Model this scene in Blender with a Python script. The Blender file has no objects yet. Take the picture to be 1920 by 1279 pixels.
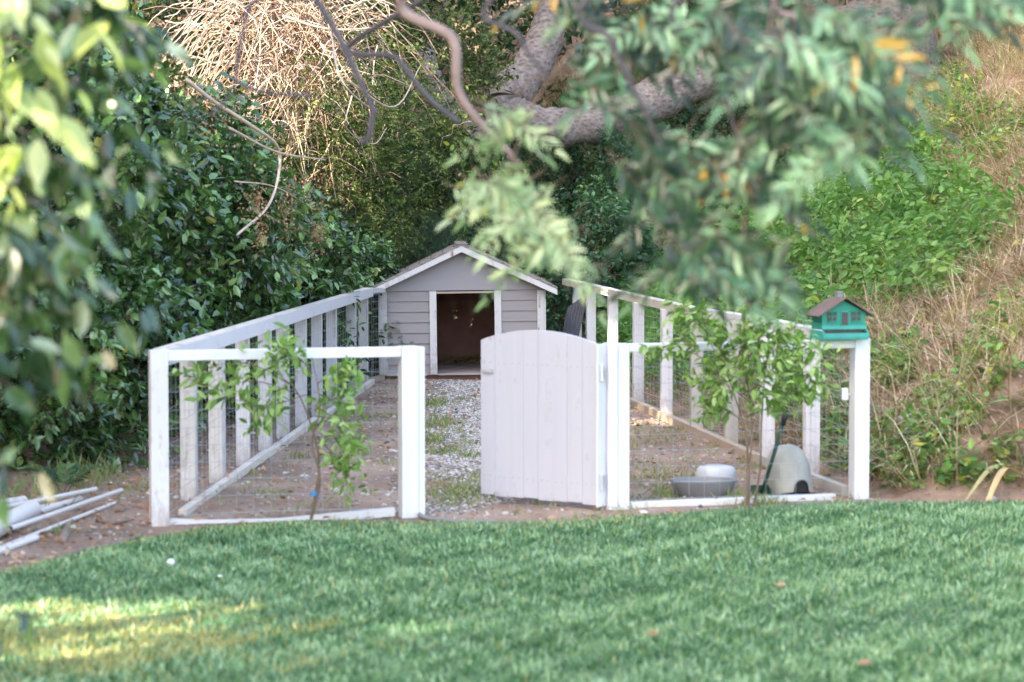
import bpy, math, numpy as np
from mathutils import Vector, Matrix
rng = np.random.default_rng(7)
R = math.radians
SC = bpy.context.scene
COL = SC.collection

# ------------------------------------------------------------------ camera, world, sun, exposure
FPX = 4533.0                       # 85 mm lens on a 1920 px wide frame
CAMZ = 1.75
PITCH = math.atan(234.5 / FPX)
cam = bpy.data.cameras.new("camera")
cam.lens = 85.0; cam.sensor_width = 36.0; cam.clip_start = 0.1; cam.clip_end = 500
cam.dof.use_dof = True; cam.dof.focus_distance = 25.5; cam.dof.aperture_fstop = 3.0
camo = bpy.data.objects.new("camera", cam); COL.objects.link(camo)
camo.location = (0, 0, CAMZ); camo.rotation_euler = (R(90) - PITCH, 0, 0)
SC.camera = camo

SUN = np.array([-0.70, -0.46, 0.546]); SUN /= np.linalg.norm(SUN)      # towards the sun
elev = math.asin(SUN[2]); azim = math.atan2(SUN[0], SUN[1])
w = bpy.data.worlds.new("World"); SC.world = w; w.use_nodes = True
wn = w.node_tree.nodes; wl = w.node_tree.links
for n in list(wn): wn.remove(n)
sky = wn.new("ShaderNodeTexSky"); sky.sky_type = 'NISHITA'; sky.sun_disc = False
sky.sun_elevation = elev; sky.sun_rotation = azim; sky.dust_density = 2.5; sky.air_density = 0.8; sky.ozone_density = 0.6
bg = wn.new("ShaderNodeBackground"); bg.inputs[1].default_value = 0.15
wo = wn.new("ShaderNodeOutputWorld")
wl.new(sky.outputs[0], bg.inputs[0]); wl.new(bg.outputs[0], wo.inputs[0])
sl = bpy.data.lights.new("sun", 'SUN'); sl.energy = 2.6; sl.angle = R(0.5); sl.color = (1.0, 0.93, 0.82)
so = bpy.data.objects.new("sun", sl); COL.objects.link(so)
so.rotation_euler = Vector(SUN).to_track_quat('Z', 'Y').to_euler()
so.location = (-30, -10, 30)
SC.view_settings.view_transform = 'Standard'; SC.view_settings.look = 'None'
SC.view_settings.exposure = 3.15; SC.view_settings.gamma = 1.0
SC.view_settings.use_white_balance = True
SC.view_settings.white_balance_temperature = 7450
SC.view_settings.white_balance_tint = 6
SC.render.engine = 'CYCLES'
SC.cycles.max_bounces = 6; SC.cycles.diffuse_bounces = 4; SC.cycles.glossy_bounces = 2
SC.cycles.transmission_bounces = 4; SC.cycles.transparent_max_bounces = 4
SC.cycles.use_denoising = True
SC.cycles.caustics_reflective = False; SC.cycles.caustics_refractive = False

# ------------------------------------------------------------------ geometry helpers
cp, sp = math.cos(PITCH), math.sin(PITCH)
def ray(x, y):
    a = (x - 960) / FPX; b = -(y - 639.5) / FPX
    return np.array([a, cp + b * sp, -sp + b * cp])
def at(x, y, Y):
    d = ray(x, y); d = d * (Y / d[1]); return np.array([d[0], Y, CAMZ + d[2]])
def nz(a): return a / np.maximum(np.linalg.norm(a, axis=-1, keepdims=True), 1e-9)
def vnoise(x, y, s=1.0, seed=0):
    a = seed * 1.7
    return (np.sin(x * 1.3 / s + a) * np.cos(y * 1.1 / s - a * .7) + .6 * np.sin(x * 2.9 / s - y * 2.3 / s + a * 2) + .4 * np.cos(x * 5.1 / s + y * 4.3 / s + a * 3)) / 2
TY = [0, 14, 15, 17.2, 22.3, 28.5, 34, 60]; TX = [9, 3.2, 2.35, 1.98, 1.42, .82, .3, -2]
def height(X, Y):
    X = np.asarray(X, float); Y = np.asarray(Y, float)
    toe = np.interp(Y, TY, TX)
    d = X - toe
    a = .66 * np.maximum(d, 0); b = .9 * np.maximum(Y - 14.85, 0)
    h = np.minimum(a, b)
    h = np.where(h > 0, h * (1 + .10 * vnoise(X, Y, 1.2, 3)) + .05 * np.minimum(h, 1) * vnoise(X, Y, .4, 5), 0)
    h = h + np.clip(h * 2, 0, 1) * (.09 * vnoise(X * 1.1, Y * .9, .32, 6) + .05 * vnoise(X, Y, .15, 8)); h = np.minimum(h, 7 + .1 * h)
    back = .5 * np.maximum(Y - 30.6 + .35 * np.maximum(X, 0), 0); back = np.minimum(back, 6)
    h = np.maximum(h, back)
    left = np.maximum(-X - 7, 0) * .2
    return h + left + .012 * vnoise(X, Y, .7, 1)
def gnd(x, y, far=60.0):
    d = ray(x, y); d = d / d[1]
    for Y in np.arange(5, far, .05):
        p = d * Y
        if CAMZ + p[2] <= height(p[0], Y): return np.array([p[0], Y, float(height(p[0], Y))])
    p = d * far; return np.array([p[0], far, CAMZ + p[2]])
def project(P):
    v = P - np.array([0, 0, CAMZ]); f = v[..., 1] * cp - v[..., 2] * sp; u = v[..., 1] * sp + v[..., 2] * cp
    return 960 + FPX * v[..., 0] / f, 639.5 - FPX * u / f

class MB:
    def __init__(s): s.V = []; s.L = []; s.T = []; s.M = []; s.A = []; s.n = 0
    def add(s, V, faces_flat, sizes, mat=0, var=None):
        V = np.asarray(V, float).reshape(-1, 3)
        s.V.append(V); s.L.append(np.asarray(faces_flat, np.int64) + s.n); s.T.append(np.asarray(sizes, np.int64))
        s.M.append(np.full(len(sizes), mat, np.int32))
        s.A.append(np.full(len(V), .5) if var is None else np.broadcast_to(np.asarray(var, float), (len(V),)))
        s.n += len(V); return s
    def poly(s, V, faces, mat=0, var=None):
        return s.add(V, [i for f in faces for i in f], [len(f) for f in faces], mat, var)
    def box(s, c, size, rot=None, mat=0, var=None):
        h = np.array(size) / 2.
        v = np.array([[x, y, z] for x in (-1, 1) for y in (-1, 1) for z in (-1, 1)]) * h
        if rot is not None: v = v @ np.array(rot).T
        return s.poly(v + np.array(c), [(0, 1, 3, 2), (4, 6, 7, 5), (0, 4, 5, 1), (2, 3, 7, 6), (0, 2, 6, 4), (1, 5, 7, 3)], mat, var)
    def bar(s, a, b, wd, hg, mat=0, up=(0, 0, 1), var=None):
        a = np.array(a, float); b = np.array(b, float); d = b - a; L = np.linalg.norm(d); d /= L
        sd = np.cross(d, up); sd /= np.linalg.norm(sd); u = np.cross(sd, d)
        return s.box((a + b) / 2, (L, wd, hg), np.stack([d, sd, u], 1), mat, var)
    def tube(s, P, rad, n=8, mat=0, var=None, cap=True):
        P = np.asarray(P, float); m = len(P); rad = np.broadcast_to(np.asarray(rad, float), (m,))
        T = nz(np.gradient(P, axis=0)); ref = np.array([.13, .21, .97])
        if abs(T[0] @ ref) > .9: ref = np.array([1., .1, 0])
        U = nz(np.cross(T, ref)); W = np.cross(T, U)
        a = np.arange(n) * 2 * np.pi / n
        V = P[:, None] + rad[:, None, None] * (np.cos(a)[None, :, None] * U[:, None] + np.sin(a)[None, :, None] * W[:, None])
        i = np.arange(m - 1)[:, None] * n; j = np.arange(n)[None]; k = (j + 1) % n
        F = np.stack([i + j, i + k, i + n + k, i + n + j], -1).reshape(-1)
        sz = [4] * ((m - 1) * n); F = list(F)
        if cap:
            F += list(range(n - 1, -1, -1)) + list(range((m - 1) * n, m * n)); sz += [n, n]
        return s.add(V.reshape(-1, 3), F, sz, mat, var)
    def lathe(s, prof, n=32, c=(0, 0, 0), sc=(1, 1), mat=0):
        prof = np.array(prof, float); m = len(prof); a = np.arange(n) * 2 * np.pi / n
        V = np.stack([prof[:, 0:1] * np.cos(a) * sc[0], prof[:, 0:1] * np.sin(a) * sc[1], np.repeat(prof[:, 1:2], n, 1)], -1)
        i = np.arange(m - 1)[:, None] * n; j = np.arange(n)[None]; k = (j + 1) % n
        F = np.stack([i + j, i + k, i + n + k, i + n + j], -1).reshape(-1)
        return s.add(V.reshape(-1, 3) + np.array(c), F, [4] * ((m - 1) * n), mat)
    def cards(s, pos, d, nrm, ln, wd, tmpl, var=None, mat=0):
        Tv, Tf = tmpl; N = len(pos)
        if N == 0: return s
        d = nz(d); sd = nz(np.cross(nrm, d)); n2 = np.cross(d, sd)
        ln = np.broadcast_to(ln, (N,)); wd = np.broadcast_to(wd, (N,))
        V = pos[:, None] + ln[:, None, None] * Tv[None, :, 0:1] * d[:, None] + wd[:, None, None] * Tv[None, :, 1:2] * sd[:, None] + ln[:, None, None] * Tv[None, :, 2:3] * n2[:, None]
        m = len(Tv); flat = np.array([i for f in Tf for i in f])
        F = (np.arange(N)[:, None] * m + flat[None]).reshape(-1)
        sz = np.tile([len(f) for f in Tf], N)
        if var is None: var = rng.random(N)
        return s.add(V.reshape(-1, 3), F, sz, mat, np.repeat(var, m))
    def data(s, name, mats, smooth=False, off=None):
        me = bpy.data.meshes.new(name)
        V = np.concatenate(s.V); L = np.concatenate(s.L); T = np.concatenate(s.T); M = np.concatenate(s.M)
        if off is not None: V = V - np.array(off)
        me.vertices.add(len(V)); me.vertices.foreach_set("co", V.astype(np.float32).ravel())
        me.loops.add(len(L)); me.loops.foreach_set("vertex_index", L.astype(np.int32))
        me.polygons.add(len(T)); me.polygons.foreach_set("loop_start", np.concatenate([[0], np.cumsum(T)[:-1]]).astype(np.int32))
        me.polygons.foreach_set("material_index", M)
        me.polygons.foreach_set("use_smooth", np.full(len(T), smooth))
        at_ = me.attributes.new("var", 'FLOAT', 'POINT'); at_.data.foreach_set("value", np.concatenate(s.A).astype(np.float32))
        me.update(calc_edges=True)
        for m in (mats if isinstance(mats, (list, tuple)) else [mats]): me.materials.append(m)
        return me
    def build(s, name, mats, parent=None, smooth=False, bevel=0, autosmooth=False):
        off = np.array(parent['_w']) if parent is not None else None
        o = bpy.data.objects.new(name, s.data(name, mats, smooth, off)); COL.objects.link(o)
        if parent is not None:
            o.parent = parent; o['_w'] = parent['_w']
        else: o['_w'] = (0., 0., 0.)
        if bevel:
            b = o.modifiers.new("bevel", 'BEVEL'); b.width = bevel; b.segments = 2; b.limit_method = 'ANGLE'
        return o
def tag(o, label=None, cat=None, group=None, kind=None):
    if label: o['label'] = label
    if cat: o['category'] = cat
    if group: o['group'] = group
    if kind: o['kind'] = kind
    return o
def thing(name, loc, label, cat, group=None):
    o = bpy.data.objects.new(name, None); COL.objects.link(o); o.location = loc; o.empty_display_size = .2
    o['_w'] = tuple(float(v) for v in loc)
    return tag(o, label, cat, group)
def icos(sub=1):
    import bmesh
    bm = bmesh.new(); bmesh.ops.create_icosphere(bm, subdivisions=sub, radius=1)
    V = np.array([v.co[:] for v in bm.verts]); F = [tuple(v.index for v in f.verts) for f in bm.faces]; bm.free(); return V, F
ICO1, ICO2, ICO3 = icos(1), icos(2), icos(3)
def bez(pts, n=24):
    """smooth curve through the points (Catmull-Rom)"""
    P = np.array(pts, float); P = np.vstack([2 * P[0] - P[1], P, 2 * P[-1] - P[-2]]); out = []
    for i in range(1, len(P) - 2):
        for t in np.linspace(0, 1, n, endpoint=False):
            a, b, c, d = P[i - 1:i + 3]
            out.append(.5 * (2 * b + (c - a) * t + (2 * a - 5 * b + 4 * c - d) * t * t + (3 * b - a - 3 * c + d) * t ** 3))
    out.append(P[-2]); return np.array(out)

# leaf templates: (along, side, up)
BROAD = (np.array([[0, 0, 0], [.5, 0, -.03], [1, 0, -.10], [.25, .42, .03], [.62, .45, .02], [.25, -.42, .03], [.62, -.45, .02]]),
         [(0, 1, 4, 3), (1, 2, 4), (0, 5, 6, 1), (1, 6, 2)])
FINE = (np.array([[0, 0, 0], [.3, 0, -.02], [.65, 0, -.05], [1, 0, -.16], [.12, .25, .02], [.38, .48, .03], [.7, .36, .0], [.12, -.25, .02], [.38, -.48, .03], [.7, -.36, .0]]),
        [(0, 1, 5, 4), (1, 2, 6, 5), (2, 3, 6), (0, 7, 8, 1), (1, 8, 9, 2), (2, 9, 3)])
SMALL = (np.array([[0, 0, 0], [1, 0, -.05], [.45, .5, .06], [.45, -.5, .06]]), [(0, 1, 2), (0, 3, 1)])
BLADE = (np.array([[0, .5, 0], [0, -.5, 0], [.55, .4, .08], [.55, -.4, .08], [1, 0, .3]]), [(0, 1, 3, 2), (2, 3, 4)])

def rdir(n): return nz(rng.normal(size=(n, 3)))
def perp(D):
    a = rdir(len(D)); return nz(np.cross(D, a))
UP = np.array([0, 0, 1.])
def sprigs(mb, P, D, k, L, leaf, tmpl, wr=.5, out=.9, droop=.25, tilt=.5, twig=None, var=None, flat=0):
    """k leaves set along each twig that starts at P and runs along D"""
    N = len(P); D = nz(D); L = np.broadcast_to(L, (N,))
    t = (np.arange(k) + .6) / k
    pos = P[:, None] + D[:, None] * (L[:, None, None] * t[None, :, None]); pos = pos.reshape(-1, 3)
    DD = np.repeat(D, k, 0); side = perp(DD)
    if flat:
        s0 = nz(np.cross(DD, UP + 1e-3)); sg = np.tile(np.where(np.arange(k) % 2, 1., -1.), N)
        side = nz(s0 * sg[:, None] + side * (1 - flat))
    d = nz(DD * (1 - out * .5) + side * out - UP * droop + rng.normal(size=pos.shape) * .2)
    nr = nz(UP * tilt + rdir(len(pos)) * .6 + perp(d) * .3)
    ln = leaf * (.5 + .8 * rng.random(len(pos)))
    v = None if var is None else np.clip(np.repeat(var, k) + rng.normal(size=N * k) * .12, 0, 1)
    mb.cards(pos, d, nr, ln, ln * wr, tmpl, v)
    if twig is not None:
        tb, r = twig
        s = perp(D); a = P; b = P + D * (L[:, None]); q = np.cross(D, s)
        V = np.stack([a + s * r, a - s * r * .5 + q * r, a - s * r * .5 - q * r, b], 1)
        F = (np.arange(N)[:, None] * 4 + np.array([0, 1, 3, 1, 2, 3, 2, 0, 3])[None]).reshape(-1)
        tb.add(V.reshape(-1, 3), F, [3] * (3 * N))
def pinnate(mb, P, D, n, pairs, L, leaf, wr, tb=None, r=.0015, curl=.25, var=None, tmpl=BROAD, face=None, yel=0):
    """compound leaves: leaflets in pairs along a drooping rachis"""
    N = len(P); D = nz(D); S = nz(np.cross(D, UP + rdir(N) * .35)) if face is None else nz(np.cross(D, np.array(face) + rdir(N) * .55)); L = np.broadcast_to(L, (N,))
    t = np.linspace(.22, 1, pairs)
    def pt(tt): return P[:, None] + D[:, None] * (L[:, None, None] * tt[None, :, None]) - UP * (curl * L[:, None, None] * (tt ** 2)[None, :, None])
    C = pt(t); nrm = nz(np.cross(S, D)); nrm = np.where((nrm[:, 2] < 0)[:, None], -nrm, nrm)
    v0 = rng.random(N) if var is None else var
    for sg in (1, -1):
        d = nz(S[:, None] * sg + D[:, None] * .75 - UP * .25 + rng.normal(size=C.shape) * (.24 if face is not None else .12))
        M = N * pairs; ln = np.tile(leaf * np.sin(np.pi * (.25 + .62 * t)) , N) * (.65 + .5 * rng.random(M))
        nn = nz(np.repeat(nrm, pairs, 0) + rng.normal(size=(M, 3)) * .4)
        mb.cards(C.reshape(-1, 3), d.reshape(-1, 3), nn, ln, ln * wr, tmpl, np.where(rng.random(M) < yel, 1., np.clip(np.repeat(v0, pairs) + rng.normal(size=M) * (.16 if face is not None else .06), 0, .93 if face is not None else 1)))
    e = pt(np.array([1.]))[:, 0]
    mb.cards(e, nz(D - UP * 2 * curl), nrm, leaf * .9, leaf * .9 * wr, tmpl, np.minimum(v0, .93) if face is not None else v0)
    if tb is not None:
        for i in range(N): tb.tube(pt(np.linspace(0, 1, 5))[i] if N < 2 else (P[i] + D[i] * L[i] * np.linspace(0, 1, 5)[:, None] - UP * curl * L[i] * (np.linspace(0, 1, 5) ** 2)[:, None]), np.linspace(r * 1.4, r * .5, 5), 4)
def shell(c, rad, N, inner=.72, face=None, lob=.16, zmin=.03, bias=.6, clump=-9):
    """points and outward directions through the outer part of a lumpy crown"""
    D = rdir(N * 3)
    if face is not None:
        f = nz(np.array(face, float)); D = D[rng.random(len(D)) < np.clip((1 - bias) + bias * (D @ f + .35) * 1.4, .08, 1)]
    D = D[:N]; ph = np.array(c)[:2].sum() * 2.1
    m = 1 + lob * (np.sin(D[:, 0] * 5 + ph) * np.cos(D[:, 2] * 6 - ph) + .7 * np.sin(D[:, 1] * 9 + D[:, 2] * 7 + ph) + .5 * np.sin(D[:, 0] * 15 + D[:, 2] * 13 - ph))
    r = (inner + (1 - inner) * np.sqrt(rng.random(len(D)))) * m
    P = np.array(c) + D * np.array(rad) * r[:, None]
    cn = np.sin(P[:, 0] * 4.1 + ph) * np.sin(P[:, 1] * 3.7 - ph) + np.sin(P[:, 2] * 5.3 + P[:, 0] * 2.7 + ph) + .6 * np.sin(P[:, 2] * 9.1 - P[:, 1] * 8.3 + P[:, 0] * 6.2)
    k = (P[:, 2] > height(P[:, 0], P[:, 1]) + zmin) & ((cn > clump) | (rng.random(len(P)) < .25))
    return P[k], D[k]
def limbs(tb, base, top, n, spread, r0, rg=None, sub=2):
    """a trunk that forks into limbs reaching into the crown"""
    rg = rg or rng
    base = np.array(base, float); top = np.array(top, float); ends = []
    mid = base + (top - base) * .4 + np.append(rg.normal(size=2) * .06 * np.linalg.norm(top - base), 0)
    T = bez([base, (base + mid) / 2 + np.append(rg.normal(size=2) * .03, 0), mid], 8); tb.tube(T, np.linspace(r0, r0 * .75, len(T)), 9)
    for i in range(n):
        a = 2 * np.pi * (i + rg.random() * .6) / n
        e = top + np.array([np.cos(a) * spread[0], np.sin(a) * spread[1], rg.normal() * spread[2]]) * (.5 + .5 * rg.random())
        m = (mid + e) / 2 + rg.normal(size=3) * .1 * np.linalg.norm(e - mid)
        B = bez([mid, m, e], 8); tb.tube(B, np.linspace(r0 * .5, r0 * .1, len(B)), 6); ends.append(e)
        for j in range(sub):
            q = B[int(len(B) * (.4 + .2 * j))]; e2 = q + (e - mid) * .45 + rg.normal(size=3) * np.array(spread) * .35
            C = bez([q, (q + e2) / 2 + rg.normal(size=3) * .05, e2], 5); tb.tube(C, np.linspace(r0 * .25, r0 * .06, len(C)), 5)
    return ends

# ------------------------------------------------------------------ materials
def mat(name):
    m = bpy.data.materials.new(name); m.use_nodes = True; nt = m.node_tree
    for n in list(nt.nodes): nt.nodes.remove(n)
    return m, nt
def nd(nt, t, **k):
    n = nt.nodes.new(t)
    for a, b in k.items(): setattr(n, a, b)
    return n
def ramp(nt, src, stops):
    r = nd(nt, 'ShaderNodeValToRGB'); e = r.color_ramp.elements
    while len(e) > 1: e.remove(e[0])
    e[0].position, e[0].color = stops[0][0], (*stops[0][1], 1)
    for p, c in stops[1:]:
        x = e.new(p); x.color = (*c, 1)
    nt.links.new(src, r.inputs[0]); return r.outputs[0]
def noise(nt, scale, detail=4, rough=.6, vec=None, coords='Object', dist=0):
    n = nd(nt, 'ShaderNodeTexNoise'); n.inputs['Scale'].default_value = scale; n.inputs['Detail'].default_value = detail
    n.inputs['Roughness'].default_value = rough; n.inputs['Distortion'].default_value = dist
    if vec is None:
        tc = nd(nt, 'ShaderNodeTexCoord'); vec = tc.outputs[coords]
    nt.links.new(vec, n.inputs['Vector']); return n.outputs['Fac']
def mapped(nt, scale=(1, 1, 1), coords='Object'):
    tc = nd(nt, 'ShaderNodeTexCoord'); mp = nd(nt, 'ShaderNodeMapping'); mp.inputs['Scale'].default_value = scale
    nt.links.new(tc.outputs[coords], mp.inputs['Vector']); return mp.outputs[0]
def mix(nt, f, a, b, mode='MIX'):
    m = nd(nt, 'ShaderNodeMix', data_type='RGBA', blend_type=mode)
    for i, v in ((0, f), (6, a), (7, b)):
        if isinstance(v, (int, float)): m.inputs[i].default_value = v
        elif isinstance(v, tuple): m.inputs[i].default_value = (*v, 1)
        else: nt.links.new(v, m.inputs[i])
    return m.outputs[2]
def finish(nt, col, rough=.6, bump=None, spec=.4, metal=0, bstr=.3, bdist=.01, trans=0, tcol=None):
    p = nd(nt, 'ShaderNodeBsdfPrincipled'); o = nd(nt, 'ShaderNodeOutputMaterial')
    if isinstance(col, tuple): p.inputs['Base Color'].default_value = (*col, 1)
    else: nt.links.new(col, p.inputs['Base Color'])
    if isinstance(rough, (int, float)): p.inputs['Roughness'].default_value = rough
    else: nt.links.new(rough, p.inputs['Roughness'])
    p.inputs['Specular IOR Level'].default_value = spec; p.inputs['Metallic'].default_value = metal
    if bump is not None:
        b = nd(nt, 'ShaderNodeBump'); b.inputs['Strength'].default_value = bstr; b.inputs['Distance'].default_value = bdist
        nt.links.new(bump, b.inputs['Height']); nt.links.new(b.outputs[0], p.inputs['Normal'])
    if trans:
        t = nd(nt, 'ShaderNodeBsdfTranslucent'); ms = nd(nt, 'ShaderNodeMixShader'); ms.inputs[0].default_value = trans
        c = mix(nt, 1.0, col, (1.15, 1.25, .55), 'MULTIPLY')
        nt.links.new(c, t.inputs[0]); nt.links.new(p.outputs[0], ms.inputs[1]); nt.links.new(t.outputs[0], ms.inputs[2])
        nt.links.new(ms.outputs[0], o.inputs[0])
    else: nt.links.new(p.outputs[0], o.inputs[0])
def leafmat(name, stops, rough=.45, spec=.5, trans=.3):
    m, nt = mat(name); a = nd(nt, 'ShaderNodeAttribute', attribute_name='var')
    c = ramp(nt, a.outputs['Fac'], stops)
    n = noise(nt, 9, 2)
    c = mix(nt, .35, c, ramp(nt, n, [(.3, (.6, .62, .6)), (.7, (1.3, 1.25, 1.2))]), 'MULTIPLY')
    finish(nt, c, rough, spec=spec, trans=trans); return m
def paint(name, base, dirt, amt=.5, grain=(30, 30, 2), mud=0, rough=.55, bl=(.55, .62), extra=None):
    m, nt = mat(name); v = mapped(nt, grain); g = noise(nt, 1.0, 5, .65, vec=v)
    n2 = noise(nt, 7, 6, .7); f = ramp(nt, n2, [(bl[0], (0, 0, 0)), (bl[1] + .12, (1, 1, 1))])
    f2 = ramp(nt, g, [(.5, (0, 0, 0)), (.78, (1, 1, 1))])
    mm = nd(nt, 'ShaderNodeMath', operation='MULTIPLY'); nt.links.new(f, mm.inputs[0]); nt.links.new(f2, mm.inputs[1])
    mk = nd(nt, 'ShaderNodeMath', operation='MULTIPLY'); nt.links.new(mm.outputs[0], mk.inputs[0]); mk.inputs[1].default_value = amt * 1.6
    c = mix(nt, mk.outputs[0], base, dirt)
    c = mix(nt, .25, c, ramp(nt, g, [(.3, (.82, .82, .82)), (.7, (1.08, 1.08, 1.08))]), 'MULTIPLY')
    if mud:
        geo = nd(nt, 'ShaderNodeNewGeometry'); sx = nd(nt, 'ShaderNodeSeparateXYZ'); nt.links.new(geo.outputs['Position'], sx.inputs[0])
        nn = noise(nt, 26, 6, .75, vec=mapped(nt, (1, 1, .4)))
        ad = nd(nt, 'ShaderNodeMath', operation='MULTIPLY_ADD'); nt.links.new(nn, ad.inputs[0]); ad.inputs[1].default_value = .9; ad.inputs[2].default_value = -.45 + mud
        sb = nd(nt, 'ShaderNodeMath', operation='SUBTRACT'); nt.links.new(ad.outputs[0], sb.inputs[0]); nt.links.new(sx.outputs[2], sb.inputs[1])
        mf = ramp(nt, sb.outputs[0], [(.0, (0, 0, 0)), (.28, (.62, .62, .62))])
        c = mix(nt, mf, c, dirt)
    finish(nt, c, rough, bump=g, bstr=.35, bdist=.004); return m
def plain(name, col, rough=.5, var=.2, scale=12, spec=.4, metal=0, bstr=.15):
    m, nt = mat(name); n = noise(nt, scale, 5, .6)
    c = mix(nt, 1.0, col, ramp(nt, n, [(.3, (1 - var,) * 3), (.7, (1 + var,) * 3)]), 'MULTIPLY')
    finish(nt, c, rough, bump=n, spec=spec, metal=metal, bstr=bstr, bdist=.005); return m

M = {}
M['white'] = paint('white_paint', (.64, .61, .645), (.27, .20, .16), .9, mud=.20, bl=(.5, .56))
M['white_clean'] = paint('clean_white_paint', (.67, .665, .72), (.36, .30, .28), .55, mud=.07)
M['white_old'] = paint('weathered_white_paint', (.60, .57, .57), (.22, .165, .13), 1.0, bl=(.44, .5), mud=.16)
M['rail_white'] = paint('sill_white_paint', (.62, .59, .60), (.33, .26, .22), .7, grain=(4, 30, 30))
M['rail_top'] = paint('worn_rail_paint', (.66, .58, .52), (.30, .20, .13), 1.0, grain=(14, 3, 14), bl=(.38, .46))
M['gate'] = paint('gate_paint', (.50, .495, .565), (.27, .22, .22), .85, grain=(26, 26, 1.2), mud=.04)
M['rawwood'] = paint('bare_board', (.42, .325, .26), (.22, .15, .10), .8, grain=(3, 3, 30))
M['grey_board'] = paint('grey_bare_board', (.42, .39, .36), (.2, .16, .13), .8)
M['siding'] = paint('taupe_siding_paint', (.30, .262, .262), (.20, .15, .13), .35, grain=(2, 20, 40), rough=.6)
M['gable'] = paint('gable_paint', (.31, .28, .30), (.27, .22, .22), .2, grain=(2, 2, 2))
M['trim'] = paint('chipped_trim_paint', (.60, .565, .565), (.24, .15, .11), 1.1, mud=.22, bl=(.5, .56))
M['brown'] = plain('brown_plywood', (.17, .085, .065), .7)
M['inner'] = plain('inner_plywood', (.33, .17, .15), .8, .25, 5)
M['inner_floor'] = plain('inner_floor_board', (.42, .33, .31), .8, .25, 5)
M['wire'] = plain('galvanised_wire', (.42, .44, .48), .4, .1, 5, metal=.6)
M['metal'] = plain('hinge_metal', (.6, .6, .63), .4, .1, 8, metal=.5)
M['twig'] = plain('twig_bark', (.16, .11, .085), .8, .3, 20)
M['bark'] = plain('dark_bark', (.10, .075, .062), .85, .4, 8, bstr=.6)
M['limbbark'] = plain('smooth_limb_bark', (.25, .18, .175), .75, .25, 14, bstr=.3)
M['limbdark'] = plain('dark_limb_bark', (.075, .065, .08), .75, .25, 14, bstr=.3)
M['grey'] = plain('grey_plastic', (.20, .20, .215), .4, .1, 6)
M['palegrey'] = plain('pale_grey_plastic', (.46, .46, .49), .35, .06, 6)
M['dome'] = plain('cloudy_plastic', (.36, .35, .32), .45, .2, 5)
M['black'] = plain('black_plastic_and_hollow', (.02, .021, .025), .4, .1, 6)
M['dkgreen'] = plain('dark_green_paint', (.012, .045, .035), .45, .2, 10)
M['teal'] = paint('teal_paint', (.012, .235, .175), (.02, .13, .10), .6, grain=(12, 12, 30))
M['teal_lo'] = plain('turquoise_paint', (.03, .28, .25), .5, .12, 12)
M['nailrust'] = plain('rusty_nail', (.34, .30, .31), .7, .3, 30)
M['oldroot'] = plain('dead_root_wood', (.21, .155, .13), .85, .3, 20)
M['glassdk'] = plain('dark_glazing', (.05, .045, .055), .25, .1, 8)
M['brownroof'] = plain('brown_roof_board', (.14, .09, .08), .7, .25, 12)
M['pvc'] = paint('pvc_pipe', (.60, .55, .54), (.27, .19, .14), 1.0, grain=(6, 6, 6))
M['bluetape'] = plain('blue_tape', (.03, .25, .5), .5, .1, 8)
M['plasticwhite'] = plain('white_plastic', (.75, .75, .78), .4, .05, 8)
M['corr'] = plain('dark_corrugated_sheet', (.085, .08, .09), .5, .2, 9)
M['stone'] = plain('stone', (.36, .31, .31), .85, .35, 7, bstr=.6)
M['deadleaf'] = leafmat('dead_leaf', [(0, (.25, .12, .07)), (.5, (.42, .21, .14)), (1, (.55, .38, .28))], .8, .2, .2)
M['straw'] = leafmat('straw', [(0, (.20, .14, .07)), (1, (.42, .33, .2))], .8, .2, .1)
M['laurel'] = leafmat('evergreen_leaf', [(0, (.008, .030, .010)), (.4, (.045, .115, .032)), (.72, (.17, .32, .095)), (.95, (.36, .50, .18)), (1, (.45, .38, .06))], .24, 1.0, .2)
M['olive'] = leafmat('olive_green_leaf', [(0, (.025, .05, .015)), (.5, (.09, .15, .045)), (1, (.32, .36, .12))], .5, .35, .35)
M['under'] = leafmat('undergrowth_leaf', [(0, (.010, .03, .014)), (.5, (.028, .07, .03)), (1, (.10, .19, .07))], .5, .35, .3)
M['fern'] = leafmat('fern_leaf', [(0, (.03, .085, .05)), (.6, (.055, .14, .075)), (1, (.12, .22, .09))], .5, .35, .3)
M['cover'] = leafmat('ground_cover_leaf', [(0, (.06, .15, .05)), (.5, (.14, .29, .08)), (.85, (.28, .44, .14)), (.95, (.45, .50, .10)), (1, (.62, .50, .10))], .5, .35, .4)
M['sapling'] = leafmat('sapling_leaf', [(0, (.10, .20, .055)), (.5, (.22, .37, .11)), (1, (.46, .60, .28))], .5, .35, .45)
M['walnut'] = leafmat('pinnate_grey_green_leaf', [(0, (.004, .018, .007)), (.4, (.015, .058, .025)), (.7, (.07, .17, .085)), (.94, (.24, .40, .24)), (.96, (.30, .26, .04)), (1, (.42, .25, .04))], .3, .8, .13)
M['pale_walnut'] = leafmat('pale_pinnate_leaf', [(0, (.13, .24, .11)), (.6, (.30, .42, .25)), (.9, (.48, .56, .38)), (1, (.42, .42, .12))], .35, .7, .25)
M['near'] = leafmat('hanging_leaf_painted_shaded', [(0, (.010, .035, .012)), (.5, (.035, .09, .026)), (.85, (.17, .28, .10)), (.96, (.5, .55, .38)), (1, (.32, .15, .08))], .25, 1.0, .2)  # darker copy of the hanging leaf, shade put into its greens
M['nearsun'] = leafmat('hanging_leaf_painted_sunlit', [(0, (.26, .34, .09)), (.6, (.44, .50, .22)), (1, (.60, .62, .40))], .4, .5, .3)  # paler copy of the hanging leaf, sunlight painted into the colour
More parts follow.
